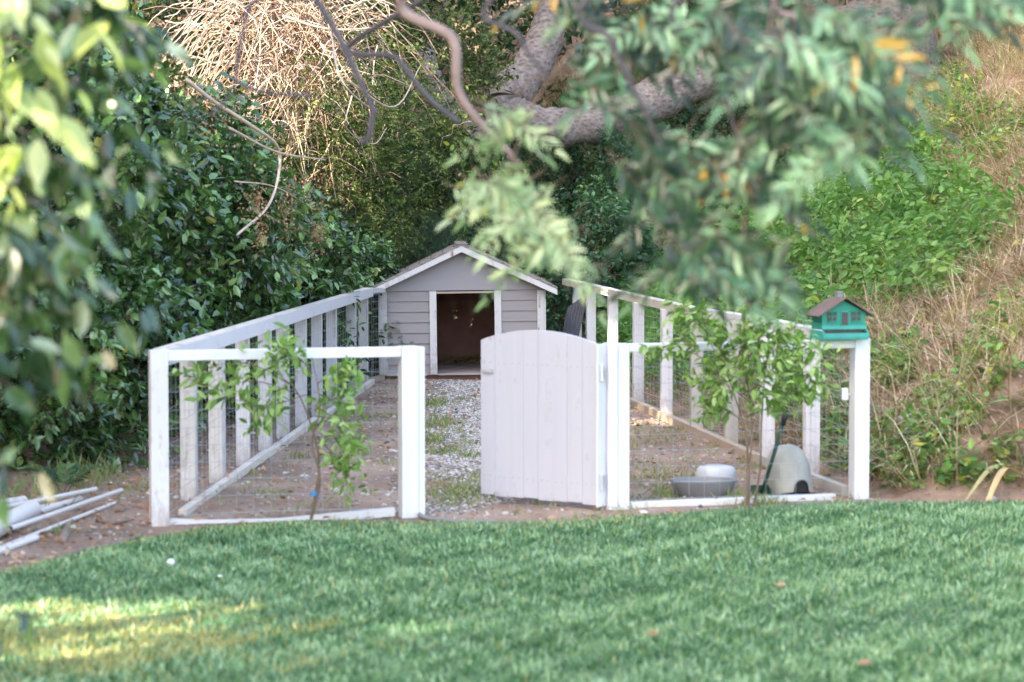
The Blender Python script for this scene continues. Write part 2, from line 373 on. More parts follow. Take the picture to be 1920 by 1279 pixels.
M['dryg'] = leafmat('dry_grass_blade', [(0, (.22, .145, .10)), (.4, (.42, .31, .23)), (.85, (.78, .65, .52)), (.95, (.5, .48, .27)), (1, (.32, .40, .14))], .75, .2, .2)
M['dryv'] = leafmat('dry_vine_stem', [(0, (.28, .16, .11)), (.5, (.54, .40, .32)), (1, (.75, .62, .54))], .7, .2, 0)
M['lawn_blade'] = leafmat('lawn_blade', [(0, (.025, .095, .038)), (.40, (.095, .225, .095)), (.88, (.42, .58, .38)), (.93, (.34, .38, .13)), (1, (.50, .39, .20))], .35, .6, .25)
M['weed'] = leafmat('weed_grass', [(0, (.16, .20, .08)), (.6, (.27, .31, .13)), (1, (.5, .42, .24))], .6, .3, .3)
M['aloe'] = leafmat('strap_leaf', [(0, (.16, .26, .12)), (.5, (.30, .38, .22)), (1, (.55, .42, .26))], .5, .4, .2)
# ground
m, nt = mat('dirt'); n1 = noise(nt, 1.1, 6, .6); n2 = noise(nt, 22, 6, .7); n3 = noise(nt, 90, 3, .7)
c = ramp(nt, n1, [(.3, (.17, .115, .088)), (.5, (.28, .19, .145)), (.7, (.40, .295, .235))])
c = mix(nt, .6, c, ramp(nt, n2, [(.3, (.55, .5, .48)), (.7, (1.35, 1.3, 1.28))]), 'MULTIPLY')
c = mix(nt, ramp(nt, n3, [(.66, (0, 0, 0)), (.72, (1, 1, 1))]), c, (.42, .35, .31))
finish(nt, c, .9, bump=n2, bstr=.6, bdist=.03); M['dirt'] = m
m, nt = mat('bark_oak'); v = mapped(nt, (3, 3, 3)); wv = nd(nt, 'ShaderNodeTexVoronoi'); wv.inputs['Scale'].default_value = 9; nt.links.new(mapped(nt, (1.0, 2.2, 2.2)), wv.inputs['Vector'])
n2 = noise(nt, 18, 6, .7)
c = mix(nt, 1, ramp(nt, wv.outputs['Distance'], [(.1, (.19, .15, .14)), (.7, (.36, .30, .29))]), ramp(nt, n2, [(.3, (.6, .6, .6)), (.7, (1.3, 1.3, 1.3))]), 'MULTIPLY')
finish(nt, c, .9, bump=n2, bstr=1, bdist=.06); M['oak'] = m
m, nt = mat('lawn_soil'); n1 = noise(nt, .8, 5, .6)
c = ramp(nt, n1, [(.3, (.08, .13, .07)), (.6, (.11, .17, .09)), (.75, (.18, .2, .11))]); finish(nt, c, .9, bump=noise(nt, 60), bstr=.4); M['lawn'] = m
m, nt = mat('shingles'); br = nd(nt, 'ShaderNodeTexBrick'); br.inputs['Scale'].default_value = 1
br.inputs['Brick Width'].default_value = .16; br.inputs['Row Height'].default_value = .13; br.inputs['Mortar Size'].default_value = .006
br.inputs['Color1'].default_value = (.22, .185, .175, 1); br.inputs['Color2'].default_value = (.29, .25, .235, 1); br.inputs['Mortar'].default_value = (.08, .07, .065, 1)
tc = nd(nt, 'ShaderNodeTexCoord'); sx = nd(nt, 'ShaderNodeSeparateXYZ'); nt.links.new(tc.outputs['Object'], sx.inputs[0]); cx = nd(nt, 'ShaderNodeCombineXYZ')
nt.links.new(sx.outputs[1], cx.inputs[0]); nt.links.new(sx.outputs[2], cx.inputs[1]); mm = nd(nt, 'ShaderNodeMath', operation='MULTIPLY'); nt.links.new(sx.outputs[2], mm.inputs[0]); mm.inputs[1].default_value = 2.2
nt.links.new(mm.outputs[0], cx.inputs[1]); nt.links.new(cx.outputs[0], br.inputs['Vector'])
n2 = noise(nt, 60, 3, .7); c = mix(nt, .7, br.outputs[0], ramp(nt, n2, [(.3, (.6, .6, .6)), (.7, (1.35, 1.3, 1.25))]), 'MULTIPLY')
finish(nt, c, .9, bump=n2, bstr=.4); M['shingle'] = m

# ------------------------------------------------------------------ setting: ground, lawn
def grid(xs, ys, zf):
    X, Y = np.meshgrid(xs, ys); Z = zf(X, Y); V = np.stack([X, Y, Z], -1).reshape(-1, 3)
    nx, ny = len(xs), len(ys); i = np.arange(ny - 1)[:, None] * nx; j = np.arange(nx - 1)[None]
    F = np.stack([i + j, i + j + 1, i + nx + j + 1, i + nx + j], -1).reshape(-1)
    return V, F, [4] * ((nx - 1) * (ny - 1))
mb = MB()
xs = np.concatenate([np.linspace(-80, -9, 12), np.arange(-8, 9.01, .16), np.linspace(10, 80, 12)])
ys = np.concatenate([np.linspace(-40, 5, 10), np.arange(6, 42, .16), np.linspace(43, 110, 12)])
mb.add(*grid(xs, ys, height)); tag(mb.build('ground', M['dirt'], smooth=True), kind='structure')

# lawn: edge traced from the photograph on the ground
LE = [(-60, 1100), (0, 1082), (120, 1052), (250, 1020), (400, 994), (560, 984), (760, 986), (950, 988), (1100, 982), (1250, 970), (1420, 958), (1600, 950), (1800, 948), (1990, 946)]
LEW = np.array([gnd(x, y)[:2] if False else (lambda p: (p[0], p[1]))(at(x, y, CAMZ * FPX / (y - 405.0) if True else 0)) for x, y in LE])
LX, LY = LEW[:, 0], LEW[:, 1]
def lawn_y(X): return np.interp(X, np.concatenate([[-12, -5], LX, [5, 9]]), np.concatenate([[7, 9.6], LY, [14.75, 12]]))
xs = np.linspace(-12, 9, 160); V = []; rows = 60
for r in range(rows):
    Y = -6 + (lawn_y(xs) + 6) * (r / (rows - 1)); Z = height(xs, Y) * (Y > 0) * .0 + .012 + .012 * vnoise(xs, Y, .7, 1) + .006
    V.append(np.stack([xs, Y, Z], -1))
V = np.array(V).reshape(-1, 3); nx = 160; i = np.arange(rows - 1)[:, None] * nx; j = np.arange(nx - 1)[None]
mb = MB(); mb.add(V, np.stack([i + j, i + j + 1, i + nx + j + 1, i + nx + j], -1).reshape(-1), [4] * ((rows - 1) * (nx - 1)))
tag(mb.build('lawn', M['lawn'], smooth=True), kind='structure')
mb = MB()
def scatter_lawn(N, x0, x1, y0, y1, h0):
    X = rng.uniform(x0, x1, N); Y = rng.uniform(y0, y1, N); ly = lawn_y(X); e = ly + .05 * vnoise(X * 6, Y * 6, 1, 2) + .05 * vnoise(X, Y, .06, 3)
    k = (Y < e) & (rng.random(N) < np.clip(.35 + (ly - Y) / .35, .25, 1) * (.8 + .3 * vnoise(X, Y, .12, 14))); X, Y, ly = X[k], Y[k], ly[k]; n = len(X)
    P = np.stack([X, Y, np.full(n, .012)], -1)
    pat = vnoise(X, Y * 1.6, .5, 4) * .35 + vnoise(X, Y * .8, .11, 6) * .5 + vnoise(X * 1.1, Y * .6, .035, 9) * .6
    D = nz(UP + rng.normal(size=(n, 3)) * [.55, .5, .12] + np.stack([vnoise(X, Y, .5, 8), vnoise(X, Y, .5, 9), 0 * X], -1) * .3)
    ln = h0 * (.6 + .7 * rng.random(n)); near_edge = np.clip((ly - Y) / .45, .25, 1)
    v = np.clip(.42 + pat * .55 + rng.normal(size=n) * .2, 0, .88); ln = ln * (1 + .35 * pat)
    v = np.where(rng.random(n) < .45 * np.clip(1 - (ly - Y) / .55, 0, 1) * (X < 1) + .02 * (1 + pat), .96, v)
    dry = (rng.random(n) < np.clip(1.25 - np.hypot((X + 1.75) / .75, (Y - 9.75) / .75) + .9 * vnoise(X, Y, .16, 3), 0, .7)); v = np.where(dry, .96, v)
    mb.cards(P, D, nz(rdir(n) * [1, 1, .1]), ln * (.5 + .5 * near_edge), 0.0075, BLADE, v)
scatter_lawn(300000, -3.4, 4.0, 8.2, 15.0, .040)
scatter_lawn(60000, -8, 7, 4.0, 15.0, .06)
tag(mb.build('grass', M['lawn_blade']), kind='stuff')

# gravel path, pebbles on the dirt, litter, weeds
def pebbles(mb, X, Y, r, tm=ICO1, flat=.6):
    n = len(X); Vt, Ft = tm; m = len(Vt); s = rng.uniform(.6, 1.3, (n, 3)) * r[:, None]; s[:, 2] *= flat
    a = rng.uniform(0, 6.28, n); j = 1 + rng.normal(size=(n, m, 1)) * .12
    Vv = Vt[None] * j * s[:, None]; x = Vv[..., 0] * np.cos(a)[:, None] - Vv[..., 1] * np.sin(a)[:, None]; y = Vv[..., 0] * np.sin(a)[:, None] + Vv[..., 1] * np.cos(a)[:, None]
    P = np.stack([x + X[:, None], y + Y[:, None], Vv[..., 2] + (height(X, Y) + r * .25)[:, None]], -1).reshape(-1, 3)
    flatf = np.array([i for f in Ft for i in f]); F = (np.arange(n)[:, None] * m + flatf[None]).reshape(-1)
    mb.add(P, F, [3] * (n * len(Ft)), 0, np.repeat(rng.random(n), m))
M['gravel'] = leafmat('gravel_stone', [(0, (.12, .10, .09)), (.4, (.27, .235, .215)), (.8, (.46, .42, .39)), (1, (.62, .58, .56))], .8, .3, 0)
mb = MB(); N = 34000
Y = 14.2 + (25.75 - 14.2) * rng.random(N); cx_ = np.interp(Y, [14.2, 15.5, 18, 22, 25.7], [-.28, -.30, -.36, -.44, -.50]); wd_ = np.interp(Y, [14.2, 16, 20, 25.7], [.36, .30, .30, .33])
q = rng.normal(size=N) * .55; X = cx_ + q * wd_ + .05 * np.sin(Y * 2.1)
k = (rng.random(N) < np.interp(Y, [14.2, 15, 17, 20], [.3, .45, .7, .85]) * np.clip(.75 + 1.1 * vnoise(X * 2.3, Y, .45, 3), .1, 1))
X, Y = X[k], Y[k]; pebbles(mb, X, Y, rng.uniform(.006, .017, len(X)))
tag(mb.build('gravel', M['gravel']), kind='stuff')
mb = MB(); N = 6500; Y = rng.uniform(12, 26, N); X = rng.uniform(-3.4, 2.2, N)
k = (Y > lawn_y(X) + .04) & (height(X, Y) < .1); X, Y = X[k], Y[k]; pebbles(mb, X, Y, .006 + .016 * rng.random(len(X)) ** 3)
tag(mb.build('pebbles', M['gravel']), kind='stuff')
mb = MB(); N = 26000; Y = rng.uniform(11.5, 34, N); X = rng.uniform(-5, 5.5, N)
dens = np.where(X < np.interp(Y, [13, 26], [-2.1, -1.6]), 1., np.where(height(X, Y) > .1, .9, .3)); k = (Y > lawn_y(X) + .02) & (rng.random(N) < dens); X, Y = X[k], Y[k]; n = len(X)
P = np.stack([X, Y, height(X, Y) + .008 + .02 * rng.random(n)], -1); D = nz(rng.normal(size=(n, 3)) * [1, 1, .25]); ln = rng.uniform(.025, .075, n)
mb.cards(P, D, nz(UP + rdir(n) * .5), ln, ln * .45, BROAD); tag(mb.build('leaf_litter', M['deadleaf']), kind='stuff')
mb = MB()
def tuft(X, Y, h, n, sp, v0=.4):
    P = np.stack([X + rng.normal(size=n) * sp, Y + rng.normal(size=n) * sp * 2.2, np.zeros(n)], -1); P[:, 2] = height(P[:, 0], P[:, 1])
    k = P[:, 1] > lawn_y(P[:, 0]) - .05; P = P[k]; n = len(P)
    mb.cards(P, nz(UP + rng.normal(size=(n, 3)) * [.5, .5, .1]), nz(rdir(n) * [1, 1, .1]), h * rng.uniform(.4, 1.2, n), .008, BLADE, np.clip(v0 + rng.normal(size=n) * .25, 0, 1))
for x, y, h, n, s in [(812, 760, .14, 260, .08), (818, 800, .15, 300, .09), (806, 830, .12, 260, .08), (830, 850, .1, 200, .07), (868, 925, .11, 380, .10), (835, 940, .08, 220, .08), (905, 900, .08, 150, .06), (880, 860, .08, 120, .05),
                      (640, 850, .06, 90, .1), (560, 860, .08, 60, .04), (700, 790, .05, 200, .25), (520, 930, .05, 60, .05), (1290, 900, .07, 200, .15), (1230, 880, .07, 200, .2), (1250, 930, .1, 160, .06), (1430, 950, .12, 120, .06), (1385, 940, .12, 150, .05),
                      (180, 900, .25, 160, .12), (100, 920, .2, 160, .2), (260, 915, .1, 80, .1), (105, 1000, .08, 60, .05), (60, 930, .2, 160, .2)]:
    p = at(x, y, CAMZ * FPX / (y - 405.)); tuft(p[0], p[1], h * .7, int(n * .7), s * 1.15)
N = 22000; X = rng.uniform(-1.9, 2.3, N); Y = rng.uniform(13.6, 25, N); k = (vnoise(X * 2, Y, .6, 11) + .4 * vnoise(X, Y, .1, 4) + .35 * (X > .6) > .42) & (Y > lawn_y(X))
X, Y = X[k], Y[k]; n = len(X); P = np.stack([X, Y, height(X, Y)], -1)
mb.cards(P, nz(UP + rng.normal(size=(n, 3)) * [.6, .6, .1]), nz(rdir(n) * [1, 1, .1]), rng.uniform(.02, .07, n), .006, BLADE)
tag(mb.build('weed_grass', M['weed']), kind='stuff')

# ------------------------------------------------------------------ hillside cover
def hill_pts(N, x0=.2, x1=9, y0=14.9, y1=38):
    X = rng.uniform(x0, x1, N); Y = rng.uniform(y0, y1, N); h = height(X, Y)
    k = h > .03; return np.stack([X[k], Y[k], h[k]], -1)
def inpatch(P, pats):
    x, y = project(P); v = np.zeros(len(P))
    for cx, cy, rx, ry in pats: v = np.maximum(v, 1.25 - np.hypot((x - cx) / rx, (y - cy) / ry) + .25 * vnoise(P[:, 0], P[:, 1], .3, 2))
    return v
GREEN = [(1820, 440, 70, 90), (1720, 330, 60, 50), (1500, 350, 120, 60), (1650, 400, 140, 60), (1560, 480, 230, 110), (1740, 470, 120, 95), (1450, 420, 140, 90), (1640, 540, 170, 70), (1350, 470, 160, 110), (1180, 440, 160, 110), (1250, 640, 160, 160), (1500, 680, 90, 110), (1600, 420, 120, 60)]
P = hill_pts(230000); g = inpatch(P, GREEN); dens = np.where(g > .35, .22, .7) * np.clip(1.15 - .5 * np.maximum(vnoise(P[:, 0], P[:, 1], .5, 7), 0), 0, 1)
px, py = project(P); lowr = (px > 1640) & (py > 780); dens = np.where(lowr, dens * 1.25, dens)
P = P[rng.random(len(P)) < dens]; P = P[: 120000]; n = len(P)
ca = np.floor(P[:, 0] * 3.1 + .6 * np.sin(P[:, 1] * 4)) * 12.9898 + np.floor(P[:, 1] * 2.6 + .6 * np.sin(P[:, 0] * 5)) * 78.233
ca = (np.sin(ca) * 43758.5453) % 1; th = ca * 6.28
flow = nz(np.stack([np.cos(th) * .7 - .35, np.sin(th) * .6 - .3, .15 + .9 * rng.random(n) ** 2 + .3 * ca], -1) + rng.normal(size=(n, 3)) * [.6, .6, .3])
flow[:, 2] = np.abs(flow[:, 2]) * .6
mb = MB(); STR = (np.array([[0, .5, 0], [0, -.5, 0], [.4, .45, .12], [.4, -.45, .12], [.75, .35, .12], [.75, -.35, .12], [1, 0, .0]]), [(0, 1, 3, 2), (2, 3, 5, 4), (4, 5, 6)])
v = np.clip(.42 + .25 * vnoise(P[:, 0], P[:, 1], .7, 12) + .3 * (ca - .5) + rng.normal(size=n) * .24, 0, .9); v = np.where(rng.random(n) < .07, 1., v)
sd = nz(np.cross(flow, UP)); nr = nz(np.cross(sd, flow) + .3 * rdir(n)); nr = np.where((nr[:, 2] < 0)[:, None], -nr, nr)
mb.cards(P, flow, nr, rng.uniform(.12, .55, n), .0075, STR, v)
tag(mb.build('dry_grass', M['dryg']), kind='stuff')
# green leafy cover on the slope
P = hill_pts(60000, .2, 7, 15, 36); g = inpatch(P, GREEN); P = P[(g > .35) & (rng.random(len(P)) < np.clip(g * 1.6, 0, 1))][:9000]; n = len(P)
mb = MB(); tb = MB(); hgt = rng.uniform(.05, .6, n) * (.6 + .5 * rng.random(n)); P2 = P + UP * hgt[:, None] * .6
sprigs(mb, P2, nz(UP * .7 + rng.normal(size=(n, 3)) * .5), 6, .22, .085, BROAD, .5, .9, .75, .4, var=np.clip(.45 + .3 * vnoise(P[:, 0], P[:, 1], .5, 5), 0, 1))
tag(mb.build('ground_cover', M['cover']), kind='stuff')
# sparse broadleaf weeds low on the slope by the corner post
WP = [(1680, 700, 60, 60), (1790, 790, 70, 60), (1740, 850, 60, 60), (1690, 900, 90, 50), (1800, 900, 80, 40), (1760, 930, 90, 20), (1860, 700, 50, 50), (1650, 870, 30, 70), (1880, 880, 60, 40), (1560, 800, 60, 100), (1850, 260, 90, 60), (1760, 180, 80, 60), (1880, 620, 40, 50), (1800, 230, 60, 60), (1560, 905, 60, 40)]
P = hill_pts(50000, 1.5, 9, 14.9, 34); g = inpatch(P, WP); g = np.where((vnoise(P[:, 0], P[:, 1], .35, 9) > .62), 1., g); P = P[(g > .5) & (rng.random(len(P)) < .8)][:4200]; n = len(P)
mb = MB(); sprigs(mb, P, nz(UP + rng.normal(size=(n, 3)) * .5), 7, rng.uniform(.08, .3, n), .07, BROAD, .6, .9, .3, .6)
tag(mb.build('slope_weeds', M['cover']), kind='stuff')

# ------------------------------------------------------------------ fences
A0 = np.array([-1.995, 13.61]); A1 = np.array([2.13, 14.86])          # front line, corner to corner
fd = (A1 - A0) / np.linalg.norm(A1 - A0); fang = math.atan2(fd[1], fd[0])
def on_front(px):
    d = ray(px, 640); t = d[0] / d[1]     # X = t*Y
    # A0 + s*fd : x = t*y
    s = (t * A0[1] - A0[0]) / (fd[0] - t * fd[1]); return s
def fp(s, off=0, z=0):
    p = A0 + fd * s; nrm = np.array([-fd[1], fd[0]]); p = p + nrm * off; return np.array([p[0], p[1], z])
def post(parent, p, z0, z1, wx, wy, ang, m, name='post'):
    b = MB(); c, s = math.cos(ang), math.sin(ang); Rm = np.array([[c, -s, 0], [s, c, 0], [0, 0, 1]])
    b.box((p[0], p[1], (z0 + z1) / 2), (wx, wy, z1 - z0), Rm); return b.build(name, M[m], parent, bevel=.004)
def mesh_wire(parent, a, b, z0, z1, sx=.1, sz=.1, r=.0016, ztop=None):
    mbw = MB(); a = np.array(a); b = np.array(b); L = np.linalg.norm(b - a); d = (b - a) / L; n = int(L / sx); wob = rng.normal(size=40) * .006
    for i in range(n + 1):
        p = a + d * (i * sx); mbw.tube([[p[0], p[1], z0], [p[0] + wob[i % 40] * .5, p[1], (z0 + z1) / 2], [p[0], p[1], z1]], r * .6, 4, cap=False)
    m = int((z1 - z0) / sz)
    for j in range(m + 1):
        z = z0 + j * sz; K = max(3, int(L / .6)); t = np.linspace(0, 1, K)
        P = np.stack([a[0] + (b[0] - a[0]) * t, a[1] + (b[1] - a[1]) * t, z + np.sin(t * K * 1.3 + j) * .006], -1)
        mbw.tube(P, r * .95, 4, cap=False)
    return mbw.build('wire_mesh', M['wire'], parent)

sL1 = on_front(752); sL2 = on_front(781); sR1 = on_front(1144); sR2 = on_front(1168); sE = on_front(1612)
t = thing('fence_panel', fp(0), 'white framed wire panel left of the open gate with a sapling before it', 'fence', 'front panels of the pen')
post(t, fp(0), -.03, .995, .10, .09, fang, 'white'); post(t, fp(on_front(765)), -.03, .995, .098, .10, fang, 'white_clean'); post(t, fp(on_front(787.5), .012), -.03, .990, .045, .075, fang, 'white_clean', 'door_stop')
b = MB(); b.bar(fp(.05, 0, .963), fp(on_front(765) - .05, 0, .963), .075, .058); b.build('top_rail', M['white_clean'], t, bevel=.004)
b = MB(); b.poly([fp(s_, o_, z_ + d_) for s_, z_ in ((.05, .018), (.3, .0), (.7, -.006), (1.37, .035)) for o_ in (-.01, .05) for d_ in (-.03, .018)], [f for k in (0, 4, 8) for f in ((k, k + 4, k + 5, k + 1), (k + 2, k + 3, k + 7, k + 6), (k + 1, k + 5, k + 7, k + 3), (k, k + 2, k + 6, k + 4))] + [(0, 1, 3, 2), (12, 14, 15, 13)]); b.build('bottom_rail', M['rail_white'], t)
mesh_wire(t, fp(.05, .04)[:2], fp(on_front(765) - .05, .04)[:2], .05, .93)
t2 = thing('fence_panel', fp(sR1), 'white framed wire panel right of the gate with the teal birdhouse on its rail', 'fence', 'front panels of the pen')
post(t2, fp(on_front(1145)), -.03, .995, .058, .10, fang, 'white_clean'); post(t2, fp(on_front(1166), .006), -.03, .990, .075, .085, fang, 'white_clean')
post(t2, fp(sE), -.03, 1.0, .10, .09, fang, 'white_clean')
b = MB(); b.bar(fp(on_front(1178), 0, .963), fp(sE - .05, 0, .966), .075, .05); b.build('top_rail', M['white_clean'], t2, bevel=.004)
b = MB(); b.bar(fp(on_front(1180), .02, .012), fp(on_front(1568), .02, .018), .06, .045); b.build('bottom_rail', M['rail_white'], t2, bevel=.004)
mesh_wire(t2, fp(on_front(1180), .04)[:2], fp(sE - .05, .04)[:2], .04, .93)

# left run
B0 = np.array([-1.995, 13.70]); B1 = np.array([-1.50, 25.25]); LB = np.linalg.norm(B1 - B0); bd = (B1 - B0) / LB; bang = math.atan2(bd[1], bd[0]) - math.pi / 2
t = thing('side_fence', (B0[0], B0[1], 0), 'long weathered white side fence beside the dark evergreen shrubs, left of the kennel', 'fence', 'side fences of the pen')
for k, tt in enumerate([.094, .185, .281, .374, .457, .552, .645, .741, .885, .985]):
    p = B0 + bd * LB * tt; post(t, (p[0] - .035, p[1]), -.03, .905, .095, .085, bang + rng.normal() * .04, 'white_old' if k in (0, 1, 8, 9) else 'white')
b = MB(); b.bar((B0[0] - .0, B0[1] - .05, .948), (B1[0], B1[1], .955), .10, .088, mat=0)
b.bar((B0[0], B0[1], .9945), (B1[0], B1[1], 1.0015), .092, .003, mat=1)
b.build('top_rail', [M['white'], M['rail_top']], t)
b = MB()
for a_, c_, dz in ((.03, .33, 0), (.331, .60, .006), (.601, .985, .0)):
    q0 = B0 + bd * LB * a_; q1 = B0 + bd * LB * c_; b.bar((q0[0] + .055, q0[1], .012 + dz), (q1[0] + .055, q1[1], .03 + dz), .05, .055)
b.build('bottom_rail', M['rail_top'], t, bevel=.004)
mesh_wire(t, (B0[0] + .03, B0[1]), (B1[0] + .03, B1[1]), .05, .9, .15, .1)
t = thing('wire_infill', (-1.44, 25.4, 0), 'short strip of bare wire mesh between the side fence end and the kennel', 'fence')
mesh_wire(t, (-1.47, 25.35), (-1.30, 25.9), .05, .98, .05, .08, .0022)
b = MB(); b.bar((-1.52, 25.32, .965), (-1.37, 25.75, .965), .05, .05); b.build('top_rail', M['white_old'], t)
b = MB(); b.bar((-1.50, 25.33, .03), (-1.38, 25.75, .03), .05, .05); b.build('bottom_rail', M['rawwood'], t)

# right run
C0 = np.array([2.13, 14.95]); C1 = np.array([1.175, 22.7]); C2 = np.array([.66, 28.3])
def cpos(Y): return np.array([np.interp(Y, [C0[1], C1[1], C2[1]], [C0[0], C1[0], C2[0]]), Y])
t = thing('side_fence', (C0[0], C0[1], 0), 'white side fence along the foot of the grassy slope, right of the kennel', 'fence', 'side fences of the pen')
for x, Y, m_ in [(1082, 28.0, 'white_old'), (1108, 26.3, 'white'), (1149, 24.4, 'white'), (1197, 22.5, 'white'), (1250, 20.9, 'white'), (1307, 19.4, 'grey_board'), (1372, 18.3, 'grey_board'), (1440, 17.0, 'white'), (1523, 15.9, 'white')]:
    X = (x - 960) / FPX * Y; post(t, (X, Y), float(height(X, Y)) * .5 - .05, .945, .098, .085, .1 + rng.normal() * .04, m_)
b = MB()
pts = [(1062, 523, 28.4), (1200, 556, 22.7), (1300, 576, 19.8), (1440, 598, 17.6), (1512, 616, 16.4), (1600, 634, 15.0)]
for i in range(len(pts) - 1):
    X0 = (pts[i][0] - 960) / FPX * pts[i][2]; X1 = (pts[i + 1][0] - 960) / FPX * pts[i + 1][2]
    b.bar((X0, pts[i][2], .97 + .01 * (i == 0)), (X1, pts[i + 1][2] + .01, .97), .10, .07, mat=0 if i > 1 else 1)
b.build('top_rail', [M['white'], M['rail_top']], t)
b = MB(); b.bar((1.10, 22.4, .03), (1.74, 17.1, .03), .055, .07); b.build('bottom_rail', M['rawwood'], t, bevel=.004)
b = MB(); b.bar((1.75, 17.05, .035), (2.08, 15.0, .035), .05, .07); b.build('bottom_rail', M['grey_board'], t, bevel=.004)
mesh_wire(t, C0 - [.06, 0], C1 - [.06, 0], .05, .93, .15, .1)

# gate
H = np.array([.535, 14.36]); F = np.array([-.165, 14.92]); gd = F - H; GL = np.linalg.norm(gd); gd /= GL; gn = np.array([gd[1], -gd[0]])
if gn[1] > 0: gn = -gn                                           # towards the camera
t = thing('garden_gate', (H[0], H[1], 0), 'white arched board gate standing half open', 'gate')
def gtop(s): return .985 + .075 * math.sin(math.pi * min(max((s - .0) / GL, 0), 1)) ** .8
pl = MB(); nb = 8; bw = (GL - .0) / nb
for i in range(nb):
    s0, s1 = i * bw + .0006, (i + 1) * bw - .0006; K = 6; ss = np.linspace(s0, s1, K); off = .0012 * ((i * 7) % 3 - 1)
    lo = .028 + .004 * ((i * 5) % 3); top = [gtop(s) for s in ss]
    f = [np.array([*(H + gd * s + gn * (.045 + off)), z]) for s, z in list(zip(ss, top))] + [np.array([*(H + gd * s1 + gn * (.045 + off)), lo]), np.array([*(H + gd * s0 + gn * (.045 + off)), lo])]
    bk = [p - np.array([*(gn * .02), 0]) for p in f]; n = len(f)
    faces = [tuple(range(n)), tuple(range(2 * n - 1, n - 1, -1))] + [(k, n + k, n + (k + 1) % n, (k + 1) % n) for k in range(n)]
    pl.poly(f + bk, faces)
pl.build('boards', M['gate'], t, bevel=.0016)
fr = MB(); g3 = lambda s, z, o=0: np.array([*(H + gd * s + gn * o), z])
fr.bar(g3(.03, .03, .0), g3(.03, .975, .0), .05, .055, up=(gn[0], gn[1], 0)); fr.bar(g3(GL - .03, .03), g3(GL - .03, .975), .05, .055, up=(gn[0], gn[1], 0))
fr.bar(g3(.06, .15), g3(GL - .06, .15), .05, .09); fr.bar(g3(.06, .85), g3(GL - .06, .85), .05, .09); fr.bar(g3(.06, .21), g3(GL - .06, .79), .04, .08)
fr.build('frame', M['white_clean'], t, bevel=.003)
eb = MB(); eb.bar(g3(-.008, .02, .016), g3(-.008, .992, .016), .014, .085, up=(gn[0], gn[1], 0)); eb.build('edge_board', M['white_clean'], t, bevel=.002)
for z in (.17, .82):
    hb = MB(); hb.tube([g3(-.022, z - .05, .03), g3(-.022, z + .05, .03)], .011, 10); hb.bar(g3(-.02, z, .03), g3(.0, z, .03), .006, .07)
    hb.bar(g3(-.025, z, .03), (fp(on_front(1136))[0], fp(on_front(1136))[1] - .0, z), .006, .07); hb.build('hinge', M['metal'], t)
for z in (.15, .85):
    for i in range(nb):
        for q_ in (.3, .7):
            nl = MB(); pp = g3((i + q_) * bw, z + .012 * math.sin(i * 3.1), .0482); nl.tube([pp, pp + np.array([gn[0], gn[1], 0]) * .0015], .0035, 8); nl.build('nail', M['nailrust'], t)
lb = MB(); lb.bar(g3(GL - .10, .80, .058), g3(GL - .02, .80, .058), .008, .02); lb.build('latch', M['metal'], t)

# ------------------------------------------------------------------ kennel
KX, KY = -.525, 25.9
ko = thing('dog_house', (KX, KY, 0), 'taupe clapboard dog house with white trim and shingled gable roof', 'dog house')
ko.rotation_euler = (0, R(-.7), R(1.7))
W, D_, HW = 1.74, 2.35, .955
DX0, DX1 = -.275, .345                                              # doorway between jambs, local x
fy = 0.0
def kp(mb, name, m, **k):      # mesh in local coordinates
    o = bpy.data.objects.new(name, mb.data(name, m if isinstance(m, list) else M[m])); COL.objects.link(o); o.parent = ko
    if k.get('bevel'):
        b = o.modifiers.new("bevel", 'BEVEL'); b.width = k['bevel']; b.segments = 2; b.limit_method = 'ANGLE'
    return o
b = MB(); nbd = 8; bh = (HW - .05) / nbd
for i in range(nbd):
    z0 = .05 + i * bh
    for x0, x1 in ((-W / 2 + .02, DX0), (DX1, W / 2 - .02)):
        y0, y1 = fy - .016, fy - .004
        V = [(x0, y0, z0), (x1, y0, z0), (x1, y1, z0 + bh - .002), (x0, y1, z0 + bh - .002), (x0, fy + .02, z0), (x1, fy + .02, z0), (x1, fy + .02, z0 + bh - .002), (x0, fy + .02, z0 + bh - .002)]
        b.poly(V, [(0, 1, 2, 3), (4, 7, 6, 5), (0, 4, 5, 1), (3, 2, 6, 7), (0, 3, 7, 4), (1, 5, 6, 2)])
for sx_ in (-1, 1):
    for i in range(nbd):
        z0 = .05 + i * bh; xo = sx_ * (W / 2 + .0); b.box((xo, D_ / 2, z0 + bh / 2), (.03, D_ - .06, bh - .004))
b.box((0, D_, .05 + (HW - .05) / 2), (W - .03, .03, HW - .05)); kp(b, 'wall', 'siding')
b = MB(); ry = fy - .035; RH = .44; EX = W / 2 + .14
slope = RH / EX
b.poly([(-W / 2 - .05, fy - .022, HW), (W / 2 + .05, fy - .022, HW), (W / 2 + .05, fy - .022, HW + .01), (0, fy - .022, HW + RH - .03 + .02), (-W / 2 - .05, fy - .022, HW + .01),
        (-W / 2 - .05, fy + .0, HW), (W / 2 + .05, fy, HW), (W / 2 + .05, fy, HW + .01), (0, fy, HW + RH - .01), (-W / 2 - .05, fy, HW + .01)],
       [(0, 1, 2, 3, 4), (9, 8, 7, 6, 5), (0, 5, 6, 1), (1, 6, 7, 2), (2, 7, 8, 3), (3, 8, 9, 4), (4, 9, 5, 0)]); kp(b, 'gable_panel', 'gable')
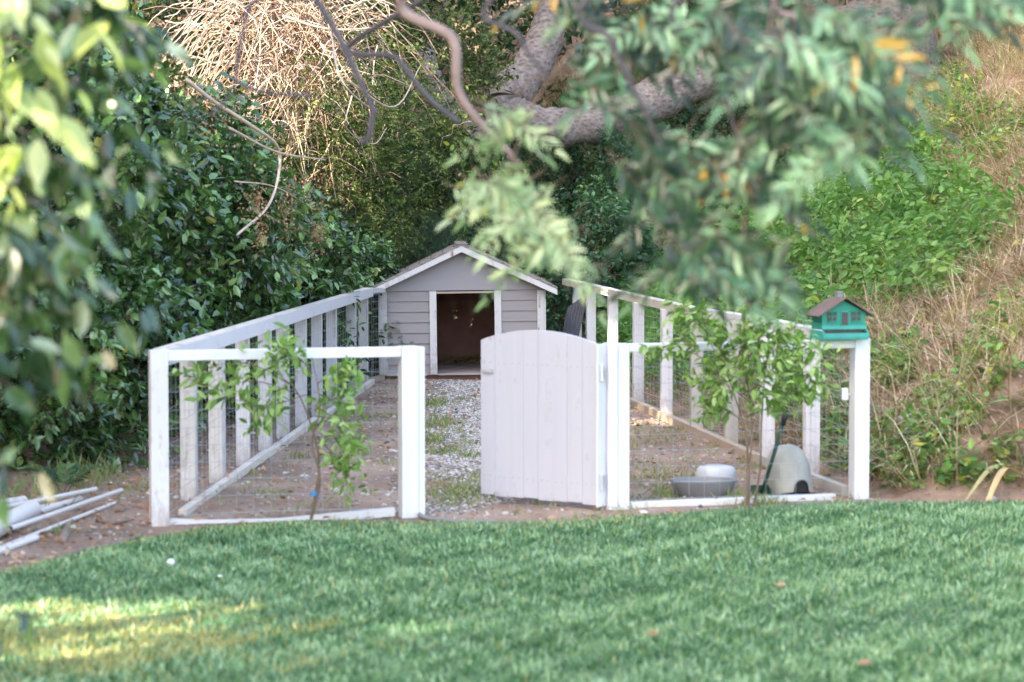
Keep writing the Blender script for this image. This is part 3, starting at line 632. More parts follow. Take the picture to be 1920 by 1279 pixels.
# roof slabs
YF, YB = -.16, D_ + .16
b = MB(); rz = HW + RH + .035
for s in (-1, 1):
    e = np.array([s * EX, 0, rz - RH - .03]); r_ = np.array([0, 0, rz]); up = nz(np.array([s * slope, 0, 1.])); th = .022
    V = []
    for y in (YF - .01, YB):
        for p in (r_, e): V += [p + [0, y, 0], p + [0, y, 0] + up * th]
    V = np.array(V); b.poly(V, [(0, 2, 3, 1), (4, 5, 7, 6), (1, 3, 7, 5), (0, 4, 6, 2), (2, 6, 7, 3), (0, 1, 5, 4)])
ro = kp(b, 'roof', 'shingle')
b = MB(); b.bar((-.0, YF - .01, rz + .022), (0, YB, rz + .022), .12, .008); rc = kp(b, 'ridge_cap', 'shingle'); rc.parent = ro
b = MB()
for s in (-1, 1):
    for y in (YF, YB - .01):
        e = np.array([s * (EX + .005), y, rz - RH - .035]); r_ = np.array([0, y, rz - .002]); dn = np.array([0, 0, -.062])
        V = np.array([e, r_, r_ + dn, e + dn * .95]); V2 = V + [0, -.02, 0]
        b.poly(np.vstack([V, V2]), [(0, 1, 2, 3), (7, 6, 5, 4), (0, 4, 5, 1), (3, 2, 6, 7), (0, 3, 7, 4)])
    b.bar((s * (EX - .012), YF + .02, rz - RH - .055), (s * (EX - .012), YB - .02, rz - RH - .055), .02, .05)
kp(b, 'fascia', 'trim', bevel=.002)
for x, wx in ((-W / 2 + .03, .075), (W / 2 - .03, .072)):
    b = MB(); b.box((x, fy - .028, .05 + (HW - .05) / 2), (wx, .024, HW - .06)); b.box((x + math.copysign(.047, x), fy + .02, HW / 2 + .02), (.02, .09, HW - .06)); kp(b, 'corner_board', 'trim', bevel=.002)
for x in (DX0 - .037, DX1 + .037):
    b = MB(); b.box((x, fy - .028, .05 + (HW - .05) / 2), (.074, .024, HW - .06)); kp(b, 'door_jamb', 'trim', bevel=.002)
b = MB(); b.box(((DX0 + DX1) / 2, fy - .005, HW - .022), (DX1 - DX0 - .002, .04, .02)); kp(b, 'door_head', 'rawwood')
for x_, w_ in ((-.6, .44), (.63, .40)): b = MB(); b.box((x_, fy - .030, .062), (w_, .02, .03)); kp(b, 'bottom_trim', 'trim')
b = MB(); b.box((0, D_ / 2, .018), (W - .02, D_ - .02, .06)); kp(b, 'base_skirt', 'brown')
b = MB(); b.box((0, D_ / 2 - .01, .055), (W - .07, D_ - .05, .012)); b.box(((DX0 + DX1) / 2, fy - .02, .056), (DX1 - DX0 - .01, .04, .016)); kp(b, 'floor', 'inner_floor')
b = MB(); b.box((0, D_ - .05, .5), (W - .08, .01, .88)); b.box((-W / 2 + .03, D_ / 2, .5), (.01, D_ - .12, .88)); b.box((W / 2 - .03, D_ / 2, .5), (.01, D_ - .12, .88))
for x0, x1 in ((-W / 2 + .04, DX0 - .01), (DX1 + .01, W / 2 - .04)): b.box(((x0 + x1) / 2, fy + .035, .5), (x1 - x0, .01, .88))
b.box((0, D_ / 2, HW + .01), (W - .06, D_ - .06, .01)); kp(b, 'lining', 'inner')
b = MB(); n = 1500; P = np.stack([rng.uniform(-.7, .7, n), D_ - .15 - .55 * rng.random(n) ** 1.5, .065 + .08 * rng.random(n) ** 2], -1)
P = P[(rng.random(n) < .45 + .5 * (P[:, 0] > 0))]; n = len(P)
b.cards(P + [KX, KY, 0], nz(rng.normal(size=(n, 3)) * [1, 1, .25]), rdir(n), rng.uniform(.04, .12, n), .008, SMALL); tag(b.build('straw', M['straw']), kind='stuff')
# dead leaves caught in webs in the doorway
for i, (x, z, s) in enumerate([(850, 595, .03), (882, 612, .02), (852, 583, .018), (886, 600, .016)]):
    p = at(x, z, KY - .06 + .1); b = MB(); n = 3
    b.cards(np.tile(p, (n, 1)) + rng.normal(size=(n, 3)) * .008, rdir(n), rdir(n), s * 1.3, s, SMALL)
    b.tube([p, p + [rng.normal() * .02, 0, HW - .03 - p[2]]], .0005, 3)
    tag(b.build('caught_leaf', M['straw']), ['largest dead leaf dangling on a web in the dog house doorway', 'lowest dead leaf dangling in the right half of the doorway', 'tiny dead leaf just above the largest dangling leaf in the doorway', 'tiny dead leaf just above the lowest dangling leaf in the doorway'][i], 'dead leaf', 'dead leaves dangling in the doorway')
b = MB(); n = 260; u = rng.uniform(0, 1, n) ** 1.2; sgn = np.where(rng.random(n) < .6, -1, 1); yy = rng.uniform(YF, YB, n)
P = np.stack([KX + sgn * u * EX, KY + yy, rz + .03 - RH * u - .03 * u], -1)
ang = R(1.7); dx = P[:, 0] - KX; dy = P[:, 1] - KY; P[:, 0] = KX + dx * math.cos(ang) - dy * math.sin(ang); P[:, 1] = KY + dx * math.sin(ang) + dy * math.cos(ang); P[:, 2] += dx * .0122
b.cards(P, nz(rng.normal(size=(n, 3)) * [1, 1, .2]), nz(UP + .4 * rdir(n)), rng.uniform(.015, .045, n), .014, SMALL); tag(b.build('roof_leaf_litter', M['deadleaf']), kind='stuff')

# corrugated sheet leaning behind the fence
t = thing('corrugated_sheet', at(1068, 640, 26.9), 'dark ribbed sheet leaning between kennel and right fence', 'roofing sheet')
b = MB(); n = 33; u = np.linspace(0, 1, n); p0 = at(1048, 650, 26.9); ex = at(1082, 645, 26.9) - p0; ez = at(1074, 562, 27.15) - at(1054, 650, 26.9)
V = []
for d_ in (0, .006):
    for k in (0, .25, .5, .75, 1.0):
        for j in range(n): V.append(p0 + ex * u[j] + ez * (k if k < 1 else 1 - .18 * abs(u[j] - .6) * 1.5) + np.array([0, -1, 0]) * (.010 * math.sin(u[j] * 2 * math.pi * 6) - d_))
F_ = []
for s_ in (0, 5 * n):
    for k in range(4):
        for j in range(n - 1):
            a = s_ + k * n + j; F_.append((a, a + 1, a + n + 1, a + n) if s_ == 0 else (a, a + n, a + n + 1, a + 1))
b.poly(V, F_); b.build('sheet', M['corr'], t, smooth=True)

# ------------------------------------------------------------------ birdhouse on the rail
s_b = on_front(1572); bp = fp(s_b, 0, .996)
t = thing('birdhouse', bp, 'teal cottage birdhouse with brown roof standing on the white rail', 'birdhouse')
t.rotation_euler = (0, 0, fang - .05)
def bb(mbx, name, m, par=None, bevel=.0015):
    o = bpy.data.objects.new(name, mbx.data(name, M[m])); COL.objects.link(o); o.parent = par or t
    if bevel:
        x = o.modifiers.new("bevel", 'BEVEL'); x.width = bevel; x.segments = 2; x.limit_method = 'ANGLE'
    return o
hw = .142; b = MB(); d = .085
prof = [(-hw, .06), (hw, .06), (hw, .165), (0, .238), (-hw, .165)]
V = [(x, -d, z) for x, z in prof] + [(x, d, z) for x, z in prof]; b.poly(V, [(0, 1, 2, 3, 4), (9, 8, 7, 6, 5)] + [(i, 5 + i, 5 + (i + 1) % 5, (i + 1) % 5) for i in range(5)]); body = bb(b, 'body', 'teal')
b = MB(); b.box((0, -.01, .006), (hw * 2 + .01, d * 2 + .05, .012)); b.box((0, -d - .035, .026), (hw * 2 + .012, .012, .03)); b.box((-hw - .001, -.01, .033), (.01, d * 2 + .05, .045)); b.box((hw + .001, -.01, .033), (.01, d * 2 + .05, .045)); bb(b, 'seed_tray', 'teal_lo')
b = MB(); b.box((0, -d + .012, .036), (hw * 2 - .02, .01, .046)); bb(b, 'feeder_slot', 'glassdk', bevel=0)
b = MB(); b.box((0, -d - .006, .074), (hw * 2 + .008, .014, .022)); bb(b, 'ledge', 'teal_lo')
for s in (-1, 1):
    b = MB(); e = np.array([s * .185, 0, .140]); r_ = np.array([0, 0, .252]); up = nz(np.array([s * .6, 0, 1.])); V = []
    for y in (-d - .045, d + .03):
        for p in (r_, e): V += [p + [0, y, 0], p + [0, y, 0] + up * .008]
    b.poly(V, [(0, 2, 3, 1), (4, 5, 7, 6), (1, 3, 7, 5), (0, 4, 6, 2), (2, 6, 7, 3), (0, 1, 5, 4)]); bb(b, 'roof', 'brownroof')
b = MB(); b.box((.0, 0, .262), (.035, .04, .045)); b.box((0, 0, .288), (.045, .05, .008)); bb(b, 'chimney', 'grey')
b = MB(); b.box((.004, -d - .003, .128), (.052, .008, .092)); dr = bb(b, 'door', 'teal_lo'); b = MB(); b.box((.004, -d - .008, .128), (.040, .006, .080)); bb(b, 'door_panel', 'glassdk', dr, 0)
for s in (-.078, .078):
    b = MB(); b.box((s, -d - .002, .142), (.058, .006, .06)); wf = bb(b, 'window', 'glassdk', None, 0)
    b = MB(); b.box((s, -d - .007, .142), (.004, .006, .056)); b.box((s, -d - .0068, .142), (.056, .005, .004)); b.box((s, -d - .007, .112), (.062, .008, .005)); b.box((s, -d - .007, .172), (.062, .008, .005)); bb(b, 'window_bar', 'teal', wf, 0)

# ------------------------------------------------------------------ things inside the pen
def gp(x, y): return at(x, y, CAMZ * FPX / (y - 405.))
p = gp(1318, 933); t = thing('water_bowl', (p[0], p[1], 0), 'dark grey oval feed bowl behind the bottom rail', 'bowl')
b = MB(); b.lathe([(.0, .006), (.80, .006), (.86, .012), (.97, .085), (1.02, .10), (1.03, .108), (.99, .110), (.955, .104), (.90, .06), (.82, .022), (0, .02)], 48, (p[0], p[1], 0), (.205, .15)); b.build('bowl', M['grey'], t, smooth=True)
p2 = gp(1345, 921); p2 = np.array([p2[0], p2[1] + .1, 0]); t = thing('waterer_bottle', (p2[0], p2[1], 0), 'pale grey rounded plastic container just behind the grey bowl', 'container')
b = MB(); b.lathe([(.0, .0), (.9, .0), (.97, .02), (1, .06), (.985, .095), (.92, .125), (.80, .142), (.5, .152), (0, .156)], 48, (p2[0], p2[1], 0), (.135, .12)); b.build('body', M['palegrey'], t, smooth=True)
p3 = gp(1484, 928); t = thing('plastic_drum', (p3[0], p3[1], 0), 'cloudy grey plastic dome with a small dark opening, under the sapling', 'tub')
b = MB(); Vd, Fd = ICO3
ax = nz(np.array([-.12, .25, .96])); sd_ = nz(np.cross(ax, [0, 1, .2])); ot = np.cross(ax, sd_)
prof = [(.142, -.17), (.143, -.1), (.142, -.03), (.134, .04), (.115, .095), (.085, .13), (.045, .15), (.0, .156)]
a = np.arange(40) * 2 * np.pi / 40; c3 = np.array([p3[0] - .02, p3[1] + .05, .155])
V = np.array([[c3 + ax * z + r * (np.cos(q) * sd_ + np.sin(q) * ot) for q in a] for r, z in prof]); V[..., 2] = np.maximum(V[..., 2], .004)
i = np.arange(len(prof) - 1)[:, None] * 40; j = np.arange(40)[None]; k = (j + 1) % 40
b.add(V.reshape(-1, 3), np.stack([i + j, i + k, i + 40 + k, i + 40 + j], -1).reshape(-1), [4] * (40 * (len(prof) - 1))); b.build('shell', M['dome'], t, smooth=True)
b = MB(); cc = p3 + np.array([.05, -.115, .075]); b.tube(bez([cc + [-.045, -.03, -.045], cc + [-.034, -.03, .01], cc + [0, -.025, .03], cc + [.03, -.01, .01], cc + [.04, .0, -.045]], 5), .007, 8)
b.poly([cc + [-.043, -.026, -.045], cc + [.04, .0, -.045], cc + [.03, -.006, .01], cc + [0, -.021, .028], cc + [-.032, -.026, .01]], [(0, 1, 2, 3, 4)]); b.build('mouth_dark_patch', M['black'], t, smooth=True)  # flat black patch paints the dark inside the opening, within a rim
q0 = gp(1428, 932); q1 = at(1474, 772, q0[1] + .05); t = thing('garden_tool', (q0[0], q0[1], 0), 'dark green long handled scoop leaning beside the cloudy tub', 'garden tool')
b = MB(); b.tube([q0 + [0, 0, .02], (q0 + q1) / 2, q1], .012, 10); b.build('handle', M['dkgreen'], t, smooth=True)
b = MB(); b.tube([(q0 + q1) / 2 + (q1 - q0) * .34, q1 + (q1 - q0) * .02], .018, 10); b.build('grip', M['black'], t, smooth=True)
b = MB(); b.box(q0 + [-.02, 0, .012], (.14, .12, .012)); b.box(q0 + [-.02, .056, .04], (.14, .01, .06)); b.box(q0 + [-.088, 0, .035], (.01, .12, .05)); b.box(q0 + [.048, 0, .035], (.01, .12, .05)); b.build('pan', M['dkgreen'], t, bevel=.003)
# little device clipped to the corner post
pd = at(1584, 739, fp(sE)[1] + .01); t = thing('timer_box', pd, 'small white plastic box fixed to the right corner post', 'timer')
b = MB(); b.box(pd, (.04, .03, .075)); b.build('casing', M['plasticwhite'], t, bevel=.006); b = MB(); b.box(pd + [.025, .0, .0], (.035, .012, .015)); b.build('bracket', M['metal'], t)

# hose end at the gate post
hp = [gp(781, 968), gp(800, 978), gp(850, 985), gp(930, 986)]
b = MB(); P = bez([h + [0, 0, .02] for h in hp], 10); b.tube(P, .014, 8); tag(b.build('garden_hose', M['grey'], smooth=True), 'dark grey hose lying from the gate post along the lawn edge', 'hose')

# saplings
def sapling(name, base, stems, twigs, label, nleaf, seed, matn='sapling', ll=.062, r0=.010):
    global rng
    t = thing(name, base, label, 'sapling', 'saplings in front of the pen'); tb = MB(); lf = MB(); tips = []
    for st in stems:
        P = bez(st, 8); tb.tube(P, np.linspace(r0, r0 * .3, len(P)), 7)
        for q in P[len(P) // 2::3]: tips.append((q, P[-1] - P[0]))
    for tw in twigs:
        P = bez(tw, 8); tb.tube(P, np.linspace(r0 * .45, r0 * .15, len(P)), 6); L = len(P)
        idx = rng.integers(int(L * .25), L, nleaf); q = P[idx]; g_ = np.gradient(P, axis=0)[idx]
        n = len(q); D = nz(nz(g_) * .6 + rng.normal(size=(n, 3)) * .7)
        sprigs(lf, q, D, 5, .14, ll, FINE, .42, .9, .2, .7, twig=(tb, .0015))
    tb.build('stem', M['twig'], t, smooth=True); lf.build('leaves', M[matn], t); return t
Ys = 13.62; A = lambda x, y, dy=0: at(x, y, Ys + dy)
b0 = at(581, 978, Ys); b0[2] = 0
t = sapling('sapling', b0, [[b0, A(598, 880), A(590, 820, .05), A(560, 740, .1), A(520, 700, .1)], [b0, A(600, 900, -.04), A(585, 830, -.05), A(600, 760, -.05), A(585, 670)]],
            [[A(560, 740, .1), A(480, 715, .05), A(400, 725), A(355, 712)], [A(545, 722), A(490, 690, .1), A(440, 680, .1), A(385, 690, .1)], [A(585, 700), A(560, 670), A(525, 655, -.1)], [A(590, 780), A(640, 790, -.1), A(672, 830, -.15), A(680, 835)], [A(590, 760), A(640, 800), A(655, 880, .1), A(650, 905, .1)],
             [A(595, 720), A(620, 700), A(640, 690)], [A(575, 740), A(500, 760, -.1), A(420, 745, -.1)], [A(595, 820), A(625, 850, .1), A(648, 860, .1)], [A(530, 710), A(520, 680), A(535, 660)], [A(590, 770), A(620, 750), A(640, 745)], [A(540, 725, -.1), A(510, 740), A(490, 780)]],
            'slim young tree with a blue tie in front of the left wire panel', 14, 1, ll=.07, r0=.008)
b = MB(); c_ = A(588, 925); b.tube([c_ + [0, -.014, -.012], c_ + [0, -.014, .012]], .02, 10); b.tube(bez([c_ + [.01, -.03, 0], c_ + [.03, -.03, .0], c_ + [.04, -.03, -.03]], 4), .003, 5); b.build('tie', M['bluetape'], t)
Ys = 14.25; b0 = at(1398, 955, Ys); b0[2] = 0
sapling('sapling', b0, [[b0, A(1402, 860), A(1395, 800), A(1370, 720), A(1345, 640)], [b0 + [.02, .02, 0], A(1405, 880), A(1410, 800), A(1400, 700), A(1395, 620)], [b0 + [.05, .08, 0], A(1425, 880, .1), A(1428, 790, .1), A(1435, 700, .1), A(1450, 630, .1)]],
        [[A(1375, 740), A(1340, 690), A(1300, 660), A(1265, 600)], [A(1370, 700), A(1330, 640), A(1320, 590)], [A(1400, 720), A(1390, 650), A(1400, 590)], [A(1410, 760), A(1440, 700, -.1), A(1470, 680, -.1), A(1510, 672)], [A(1430, 700), A(1450, 650), A(1480, 620)], [A(1395, 790), A(1360, 770), A(1330, 770)], [A(1400, 780), A(1430, 770), A(1460, 760)],
         [A(1385, 700), A(1355, 660, .1), A(1350, 600)], [A(1405, 670), A(1430, 620), A(1425, 580)], [A(1400, 750), A(1360, 720, -.15), A(1320, 720)], [A(1420, 720), A(1460, 740), A(1490, 730)], [A(1380, 680), A(1400, 640, -.1), A(1440, 650)], [A(1390, 740), A(1420, 720, -.1), A(1430, 680)], [A(1400, 700), A(1370, 690), A(1340, 740)], [A(1440, 660), A(1490, 640), A(1530, 655)], [A(1450, 690), A(1500, 700), A(1525, 720)], [A(1345, 640), A(1300, 600), A(1275, 570)], [A(1310, 650), A(1270, 640), A(1240, 655)]],
        'bushy light green young tree in front of the right wire panel', 16, 2, ll=.068, r0=.008)

# ------------------------------------------------------------------ left foreground: pipes, stake, ball, leaf
pg = 'pipes heaped on the bare earth at the left edge'
for i, (a_, b_, r_, lb_, z_) in enumerate([((228, 936), (20, 1018), .014, 'longest thin white pipe reaching farthest toward the pen', .05), ((180, 940), (0, 985), .014, 'thin white pipe lying on top of the heap, second from the far side', .07),
                                     ((125, 952), (-10, 975), .016, 'short white pipe at the back of the heap', .02), ((68, 1018), (-30, 1055), .018, 'short thick white pipe nearest the lawn', .02),
                                     ((60, 975), (-40, 1030), .055, 'fat white drain pipe in the middle of the heap', .055), ((215, 950), (-10, 1040), .012, 'dirty thin pipe at the lower side of the heap', .015), ((150, 946), (20, 990), .02, 'dusty pipe lying just behind the fat drain pipe', .03), ((45, 950), (-30, 962), .03, 'stubby pipe end at the far left of the heap', .03)]):
    p0 = gp(*a_); p1 = gp(*b_); p0[2] = z_; p1[2] = z_ + (.02 if i < 2 else 0); n = 9; P = np.linspace(p0, p1, n); P[:, 2] += .0 * P[:, 2]
    b = MB(); b.tube(P, r_, 16, cap=False); b.tube(P[::-1], r_ * .86, 16, cap=False)
    tag(b.build('pipe', M['pvc'], smooth=True), lb_, 'pipe', pg)
b = MB(); p = gp(87, 945); b.box(p + [0, 0, .07], (.035, .02, .16)); tag(b.build('stake', M['white_old'], bevel=.002), 'short pale wooden stake stuck in the earth before the fern', 'stake')
b = MB(); p = gp(320, 1076); b.poly(ICO3[0] * .020 + p + [0, 0, .055], ICO3[1]); tag(b.build('ball', M['plasticwhite'], smooth=True), 'small white ball lying on the lawn at the left', 'ball')
b = MB(); p = gp(413, 1100); b.poly(ICO2[0] * [.012, .01, .007] + p + [0, 0, .05], ICO2[1]); tag(b.build('petal', M['plasticwhite'], smooth=True), 'tiny white scrap on the lawn in front of the left panel', 'scrap')
lgp = 'fallen leaves on the lawn'
for i, (x, y, s, lb_) in enumerate([(1213, 1215, .06, 'reddish brown fallen leaf on the lawn at the bottom right'), (1610, 1272, .06, 'dark red fallen leaf at the very bottom edge of the lawn'), (1455, 1120, .06, 'small brown fallen leaf on the lawn below the right sapling')]):
    b = MB(); p = gp(x, y) + [0, 0, .058]; b.cards(p[None], np.array([[1, .3, .1]]), np.array([[0, -.5, 1.]]), s, s * .5, FINE, np.array([.3 + .2 * i])); tag(b.build('fallen_leaf', M['deadleaf']), lb_, 'fallen leaf', lgp)
# old roots / driftwood
for pts_, r_, lb_ in [([(95, 1062), (150, 1040), (230, 1022), (265, 1008)], .018, 'long grey root lying along the lawn edge at the left'), ([(118, 1020), (130, 985), (150, 975)], .02, 'short crooked root curling up from the bare earth'), ([(185, 980), (215, 985), (250, 978)], .012, 'thin dark stick lying on the bare earth before the shrubs')]:
    P = bez([gp(*q) + [0, 0, .015] for q in pts_], 8); b = MB(); b.tube(P, np.linspace(r_ * 1.3, r_ * .6, len(P)) * (1 + .2 * rng.normal(size=len(P))), 8); tag(b.build('root', M['oldroot'], smooth=True), lb_, 'root')
# fern
def fern(base, n, L, label, seed):
    t = thing('fern', base, label, 'fern'); lf = MB(); tb = MB()
    a = rng.uniform(0, 6.28, n); D = np.stack([np.cos(a) * .6, np.sin(a) * .6, .8 + .4 * rng.random(n)], -1)
    pinnate(lf, np.tile(base, (n, 1)), D, n, 16, L * rng.uniform(.7, 1.1, n), .075, .22, tb, .003, .45)
    lf.build('fronds', M['fern'], t); tb.build('stalks', M['twig'], t)
fern(gp(115, 935) + [0, .1, 0], 9, .45, 'small green fern by the wooden stake under the shrubs', 1)

# hillside objects
def hp_(x, y): return gnd(x, y)
p = hp_(1506, 375); t = thing('garden_spotlight', p, 'black spotlight on a stake on the slope above the leafy patch', 'garden light')
b = MB(); q = at(1506, 362, p[1]); b.tube([q + [-.06, 0, .10], q + [.045, 0, -.06]], .035, 12); b.build('lamp_head', M['black'], t, smooth=True); b = MB(); b.tube([q + [.045, 0, -.06], q + [.08, 0, -.22]], .014, 8); b.build('stake', M['metal'], t)
for x, y, s, lb_ in [(1712, 802, .10, 'lavender grey rock half sunk in the weedy slope'), (1718, 822, .085, 'flat pale rock just below the grey rock on the slope'), (1858, 940, .035, 'small white stone at the foot of the slope by the lawn')]:
    p = hp_(x, y); b = MB(); V = ICO3[0] * (1 + .12 * np.sin(ICO3[0] @ np.array([5., 4, 3])) + .08 * np.sin(ICO3[0] @ np.array([-7., 9, 6])))[:, None] * np.array([1.2, .9, .7]) * s; b.poly(V + p + [0, 0, s * .35], ICO3[1]); tag(b.build('rock', M['stone'], smooth=True), lb_, 'rock')
p0 = hp_(1575, 530) ; b = MB(); P = np.array([at(1562, 512, p0[1] - .4), at(1620, 546, p0[1] - .5)]); b.tube(np.linspace(P[0], P[1], 5), .014, 8); b.tube([P[0], [P[0][0] + .02, P[0][1] + .1, float(height(P[0][0], P[0][1]))]], .008, 6)
tag(b.build('stick', M['pvc'], smooth=True), 'pale stick jutting from the leaves above the birdhouse', 'stick')
# strap leaved plants at the right
def strap(base, ends, label, wd=.05):
    t = thing('strap_leaf_plant', base, label, 'plant', 'strap leaved plants on the slope'); 
    for e, m_, v_ in ends:
        P = bez([base, (base + e) / 2 + np.array([0, 0, m_]), e], 10); n = len(P); T = nz(np.gradient(P, axis=0)); S = nz(np.cross(T, UP)); w_ = wd * np.sin(np.linspace(.35, np.pi, n)) ** .7 + .002
        V = np.concatenate([P + S * w_[:, None] / 2, P - UP * .008, P - S * w_[:, None] / 2]); F_ = []
        for i in range(n - 1): F_ += [(i, i + 1, n + i + 1, n + i), (n + i, n + i + 1, 2 * n + i + 1, 2 * n + i)]
        b = MB(); b.poly(V, F_, var=v_); b.build('leaf', M['aloe'], t, smooth=True)
bs = hp_(1925, 900); strap(bs, [(at(1805, 945, bs[1] - .3), .16, .75), (at(1880, 830, bs[1]), .12, .4), (at(1990, 800, bs[1]), .1, .3), (at(1835, 985, bs[1] - .35), .2, .95)], 'green strap leaf arching down to the lawn at the lower right')
bs = hp_(1945, 780); strap(bs, [(at(1845, 758, bs[1] - .1), .05, .2), (at(1880, 745, bs[1]), .06, .6), (at(1960, 690, bs[1]), .1, .1)], 'striped strap leaves lying across the slope at the right edge', .07)

# ------------------------------------------------------------------ evergreen shrubs on the left
SG = 'evergreen shrubs beside the pen'
def shrub(c, rad, N, label, matn='laurel', leaf=.10, k=7, L=.32, name='evergreen_shrub', cat='shrub', group=SG, tmpl=BROAD, face=(.6, -1, .35), inner=.7, wr=.5, out=.85, droop=.2, tilt=.75, trunk='bark', lob=.16, bias=.75):
    c = np.array(c, float); z0 = float(height(c[0], c[1])); t = thing(name, (c[0], c[1], z0), label, cat, group)
    tb = MB(); lf = MB(); P, D = shell(c, rad, N, inner, face, lob, .05, bias, -.35)
    D = nz(D + rng.normal(size=D.shape) * .45 + [0, 0, .15]); cl = .42 + .38 * vnoise(P[:, 0] * 2 + P[:, 1], P[:, 2] * 2, .5, 3) + .15 * rng.normal(size=len(P))
    sprigs(lf, P, D, k, L, leaf, tmpl, wr, out, droop, tilt, twig=(tb, .003), var=np.clip(cl, 0, .95))
    limbs(tb, (c[0], c[1], z0), (c[0], c[1], c[2] + rad[2] * .3), 7, (rad[0] * .7, rad[1] * .7, rad[2] * .4), .07)
    lf.build('crown', M[matn], t); tb.build('trunk', M[trunk], t); return t
shrub((-3.85, 17.4, 1.4), (1.25, 1.6, 1.9), 4200, 'large dark evergreen shrub nearest the left corner post')
shrub((-3.15, 20.6, 1.25), (1.15, 1.7, 1.35), 3600, 'dark evergreen shrub behind the middle of the left side fence')
shrub((-2.75, 23.6, .85), (1.0, 1.5, 1.0), 3000, 'dark evergreen shrub behind the far half of the left side fence')
shrub((-2.4, 26.6, .7), (.95, 1.3, .85), 2400, 'lower evergreen shrub beside the far end of the left side fence')
shrub((-5.4, 18.0, 2.6), (1.6, 1.6, 2.9), 3500, 'tall dark evergreen shrub at the left edge of the photo')
shrub((-5.1, 22.5, 2.4), (1.4, 1.6, 2.4), 3200, 'tall evergreen shrub rising behind the front shrubs at the upper left')
shrub((-4.9, 26.0, 1.8), (1.5, 1.5, 1.7), 3500, 'olive green shrub below the sunlit dry vines', matn='olive', leaf=.075)

# understory behind the kennel
UG = 'undergrowth bushes behind the kennel'
shrub((-2.6, 29.0, 1.5), (1.3, .8, 1.3), 3600, 'loose olive green bush behind the far shrub, under the dry twigs', matn='olive', leaf=.06, L=.25, group=UG, name='bush', cat='bush', tmpl=BROAD)
shrub((-2.2, 30.6, 2.9), (1.9, .8, 2.0), 4200, 'olive green leafy bush hanging above the dark hollow left of the oak', matn='olive', leaf=.07, L=.3, group=UG, name='bush', cat='bush')
shrub((-.9, 29.7, .75), (1.0, .7, .75), 2000, 'low ferny bush right behind the dog house ridge', matn='fern', leaf=.05, k=10, L=.3, group=UG, name='bush', cat='bush', tmpl=SMALL, wr=.3)
shrub((.75, 30.0, .9), (1.0, .7, .95), 2000, 'leafy green bush behind the right eave of the dog house', matn='fern', leaf=.075, L=.25, group=UG, name='bush', cat='bush')
shrub((-.2, 32.6, 1.7), (1.4, .6, 1.0), 1500, 'dark bush in the hollow under the oak limb', matn='under', leaf=.06, L=.25, group=UG, name='bush', cat='bush')
shrub((2.1, 31.4, 1.7), (1.2, .8, 1.0), 2200, 'green bush on the slope below the big oak limb', matn='fern', leaf=.075, L=.25, group=UG, name='bush', cat='bush')
shrub((3.6, 33.0, 3.0), (1.3, .8, 1.0), 1500, 'green bush on the slope under the right end of the oak limb', matn='under', leaf=.07, L=.25, group=UG, name='bush', cat='bush')
shrub((-3.4, 33.2, 3.6), (1.8, .9, 2.4), 2400, 'tall dark bush behind the sunlit dry vines', matn='under', leaf=.08, L=.3, group=UG, name='bush', cat='bush')
# leafy undergrowth over the back slope
X = rng.uniform(-6, 7, 15000); Y = rng.uniform(30.5, 36, 15000); k = X < 3.6 + 1.2 * vnoise(X, Y, .5, 2); X, Y = X[k], Y[k]; n = len(X)
mb = MB(); P = np.stack([X, Y, height(X, Y) + .35 * rng.random(n) ** 2], -1)
sprigs(mb, P, nz(rng.normal(size=(n, 3)) * .6 + UP * .6), 7, rng.uniform(.15, .35, n), .085, BROAD, .5, .9, .3, .5, var=np.clip(.4 + .3 * vnoise(X, Y, .4, 9) + .15 * rng.normal(size=n), 0, 1)); tag(mb.build('undergrowth', M['fern']), kind='stuff')
# hanging vines in the hollow
VG = 'leafy vines hanging in the hollow'
for x0, y0, x1, y1, Y, lb_ in [(855, 270, 868, 440, 29.8, 'leafy vine hanging straight down above the dog house ridge'), (720, 330, 735, 470, 30.3, 'thin vine with round leaves left of the dog house roof'), (930, 300, 925, 400, 30.2, 'short leafy vine right of the hanging vine')]:
    P = bez([at(x0, y0, Y), at((x0 + x1) / 2 + 14, (y0 + y1) / 2, Y - .1), at(x1, y1, Y)], 16); tb = MB(); tb.tube(P, .004, 5); lf = MB(); q = P[::1]; n = len(q)
    sprigs(lf, q, nz(rng.normal(size=(n, 3)) - [0, 0, .3]), 2, .1, .085, BROAD, .6, .8, .5, .3); t = thing('hanging_vine', P[-1], lb_, 'vine', VG); tb.build('stem', M['twig'], t); lf.build('leaves', M['cover'], t)

# ------------------------------------------------------------------ oak behind
OY = 32.0
ob = at(1105, 330, OY + .8); ob[2] = float(height(ob[0], ob[1])) - .2
t = thing('oak_tree', (4.9, 33.5, float(height(4.9, 33.5))), 'huge grey barked oak with a limb sprawling down the slope', 'tree')
def O(x, y, dy=0): return at(x, y, OY + dy)
b = MB()
tr = bez([O(1720, 230, 2.2), O(1672, 90, 1.8), O(1650, -60, 1.5), O(1610, -420, 1.2)], 10); b.tube(tr, np.linspace(.66, .48, len(tr)) * (1 + .04 * rng.normal(size=len(tr))), 20); b.build('trunk', M['oak'], t, smooth=True)
b = MB(); L1 = bez([O(1640, 40, 1.5), O(1500, 85, .9), O(1340, 130, .4), O(1200, 200, .1), O(1080, 238, 0), O(985, 225, .0), O(950, 190, .1), O(1000, 120, .3), O(1030, 40, .5), O(1040, -120, .8)], 10)
b.tube(L1, np.interp(np.linspace(0, 1, len(L1)), [0, .3, .5, .62, .75, 1], [.36, .30, .24, .27, .26, .20]) * (1 + .05 * rng.normal(size=len(L1))), 18); b.build('limb', M['oak'], t, smooth=True)
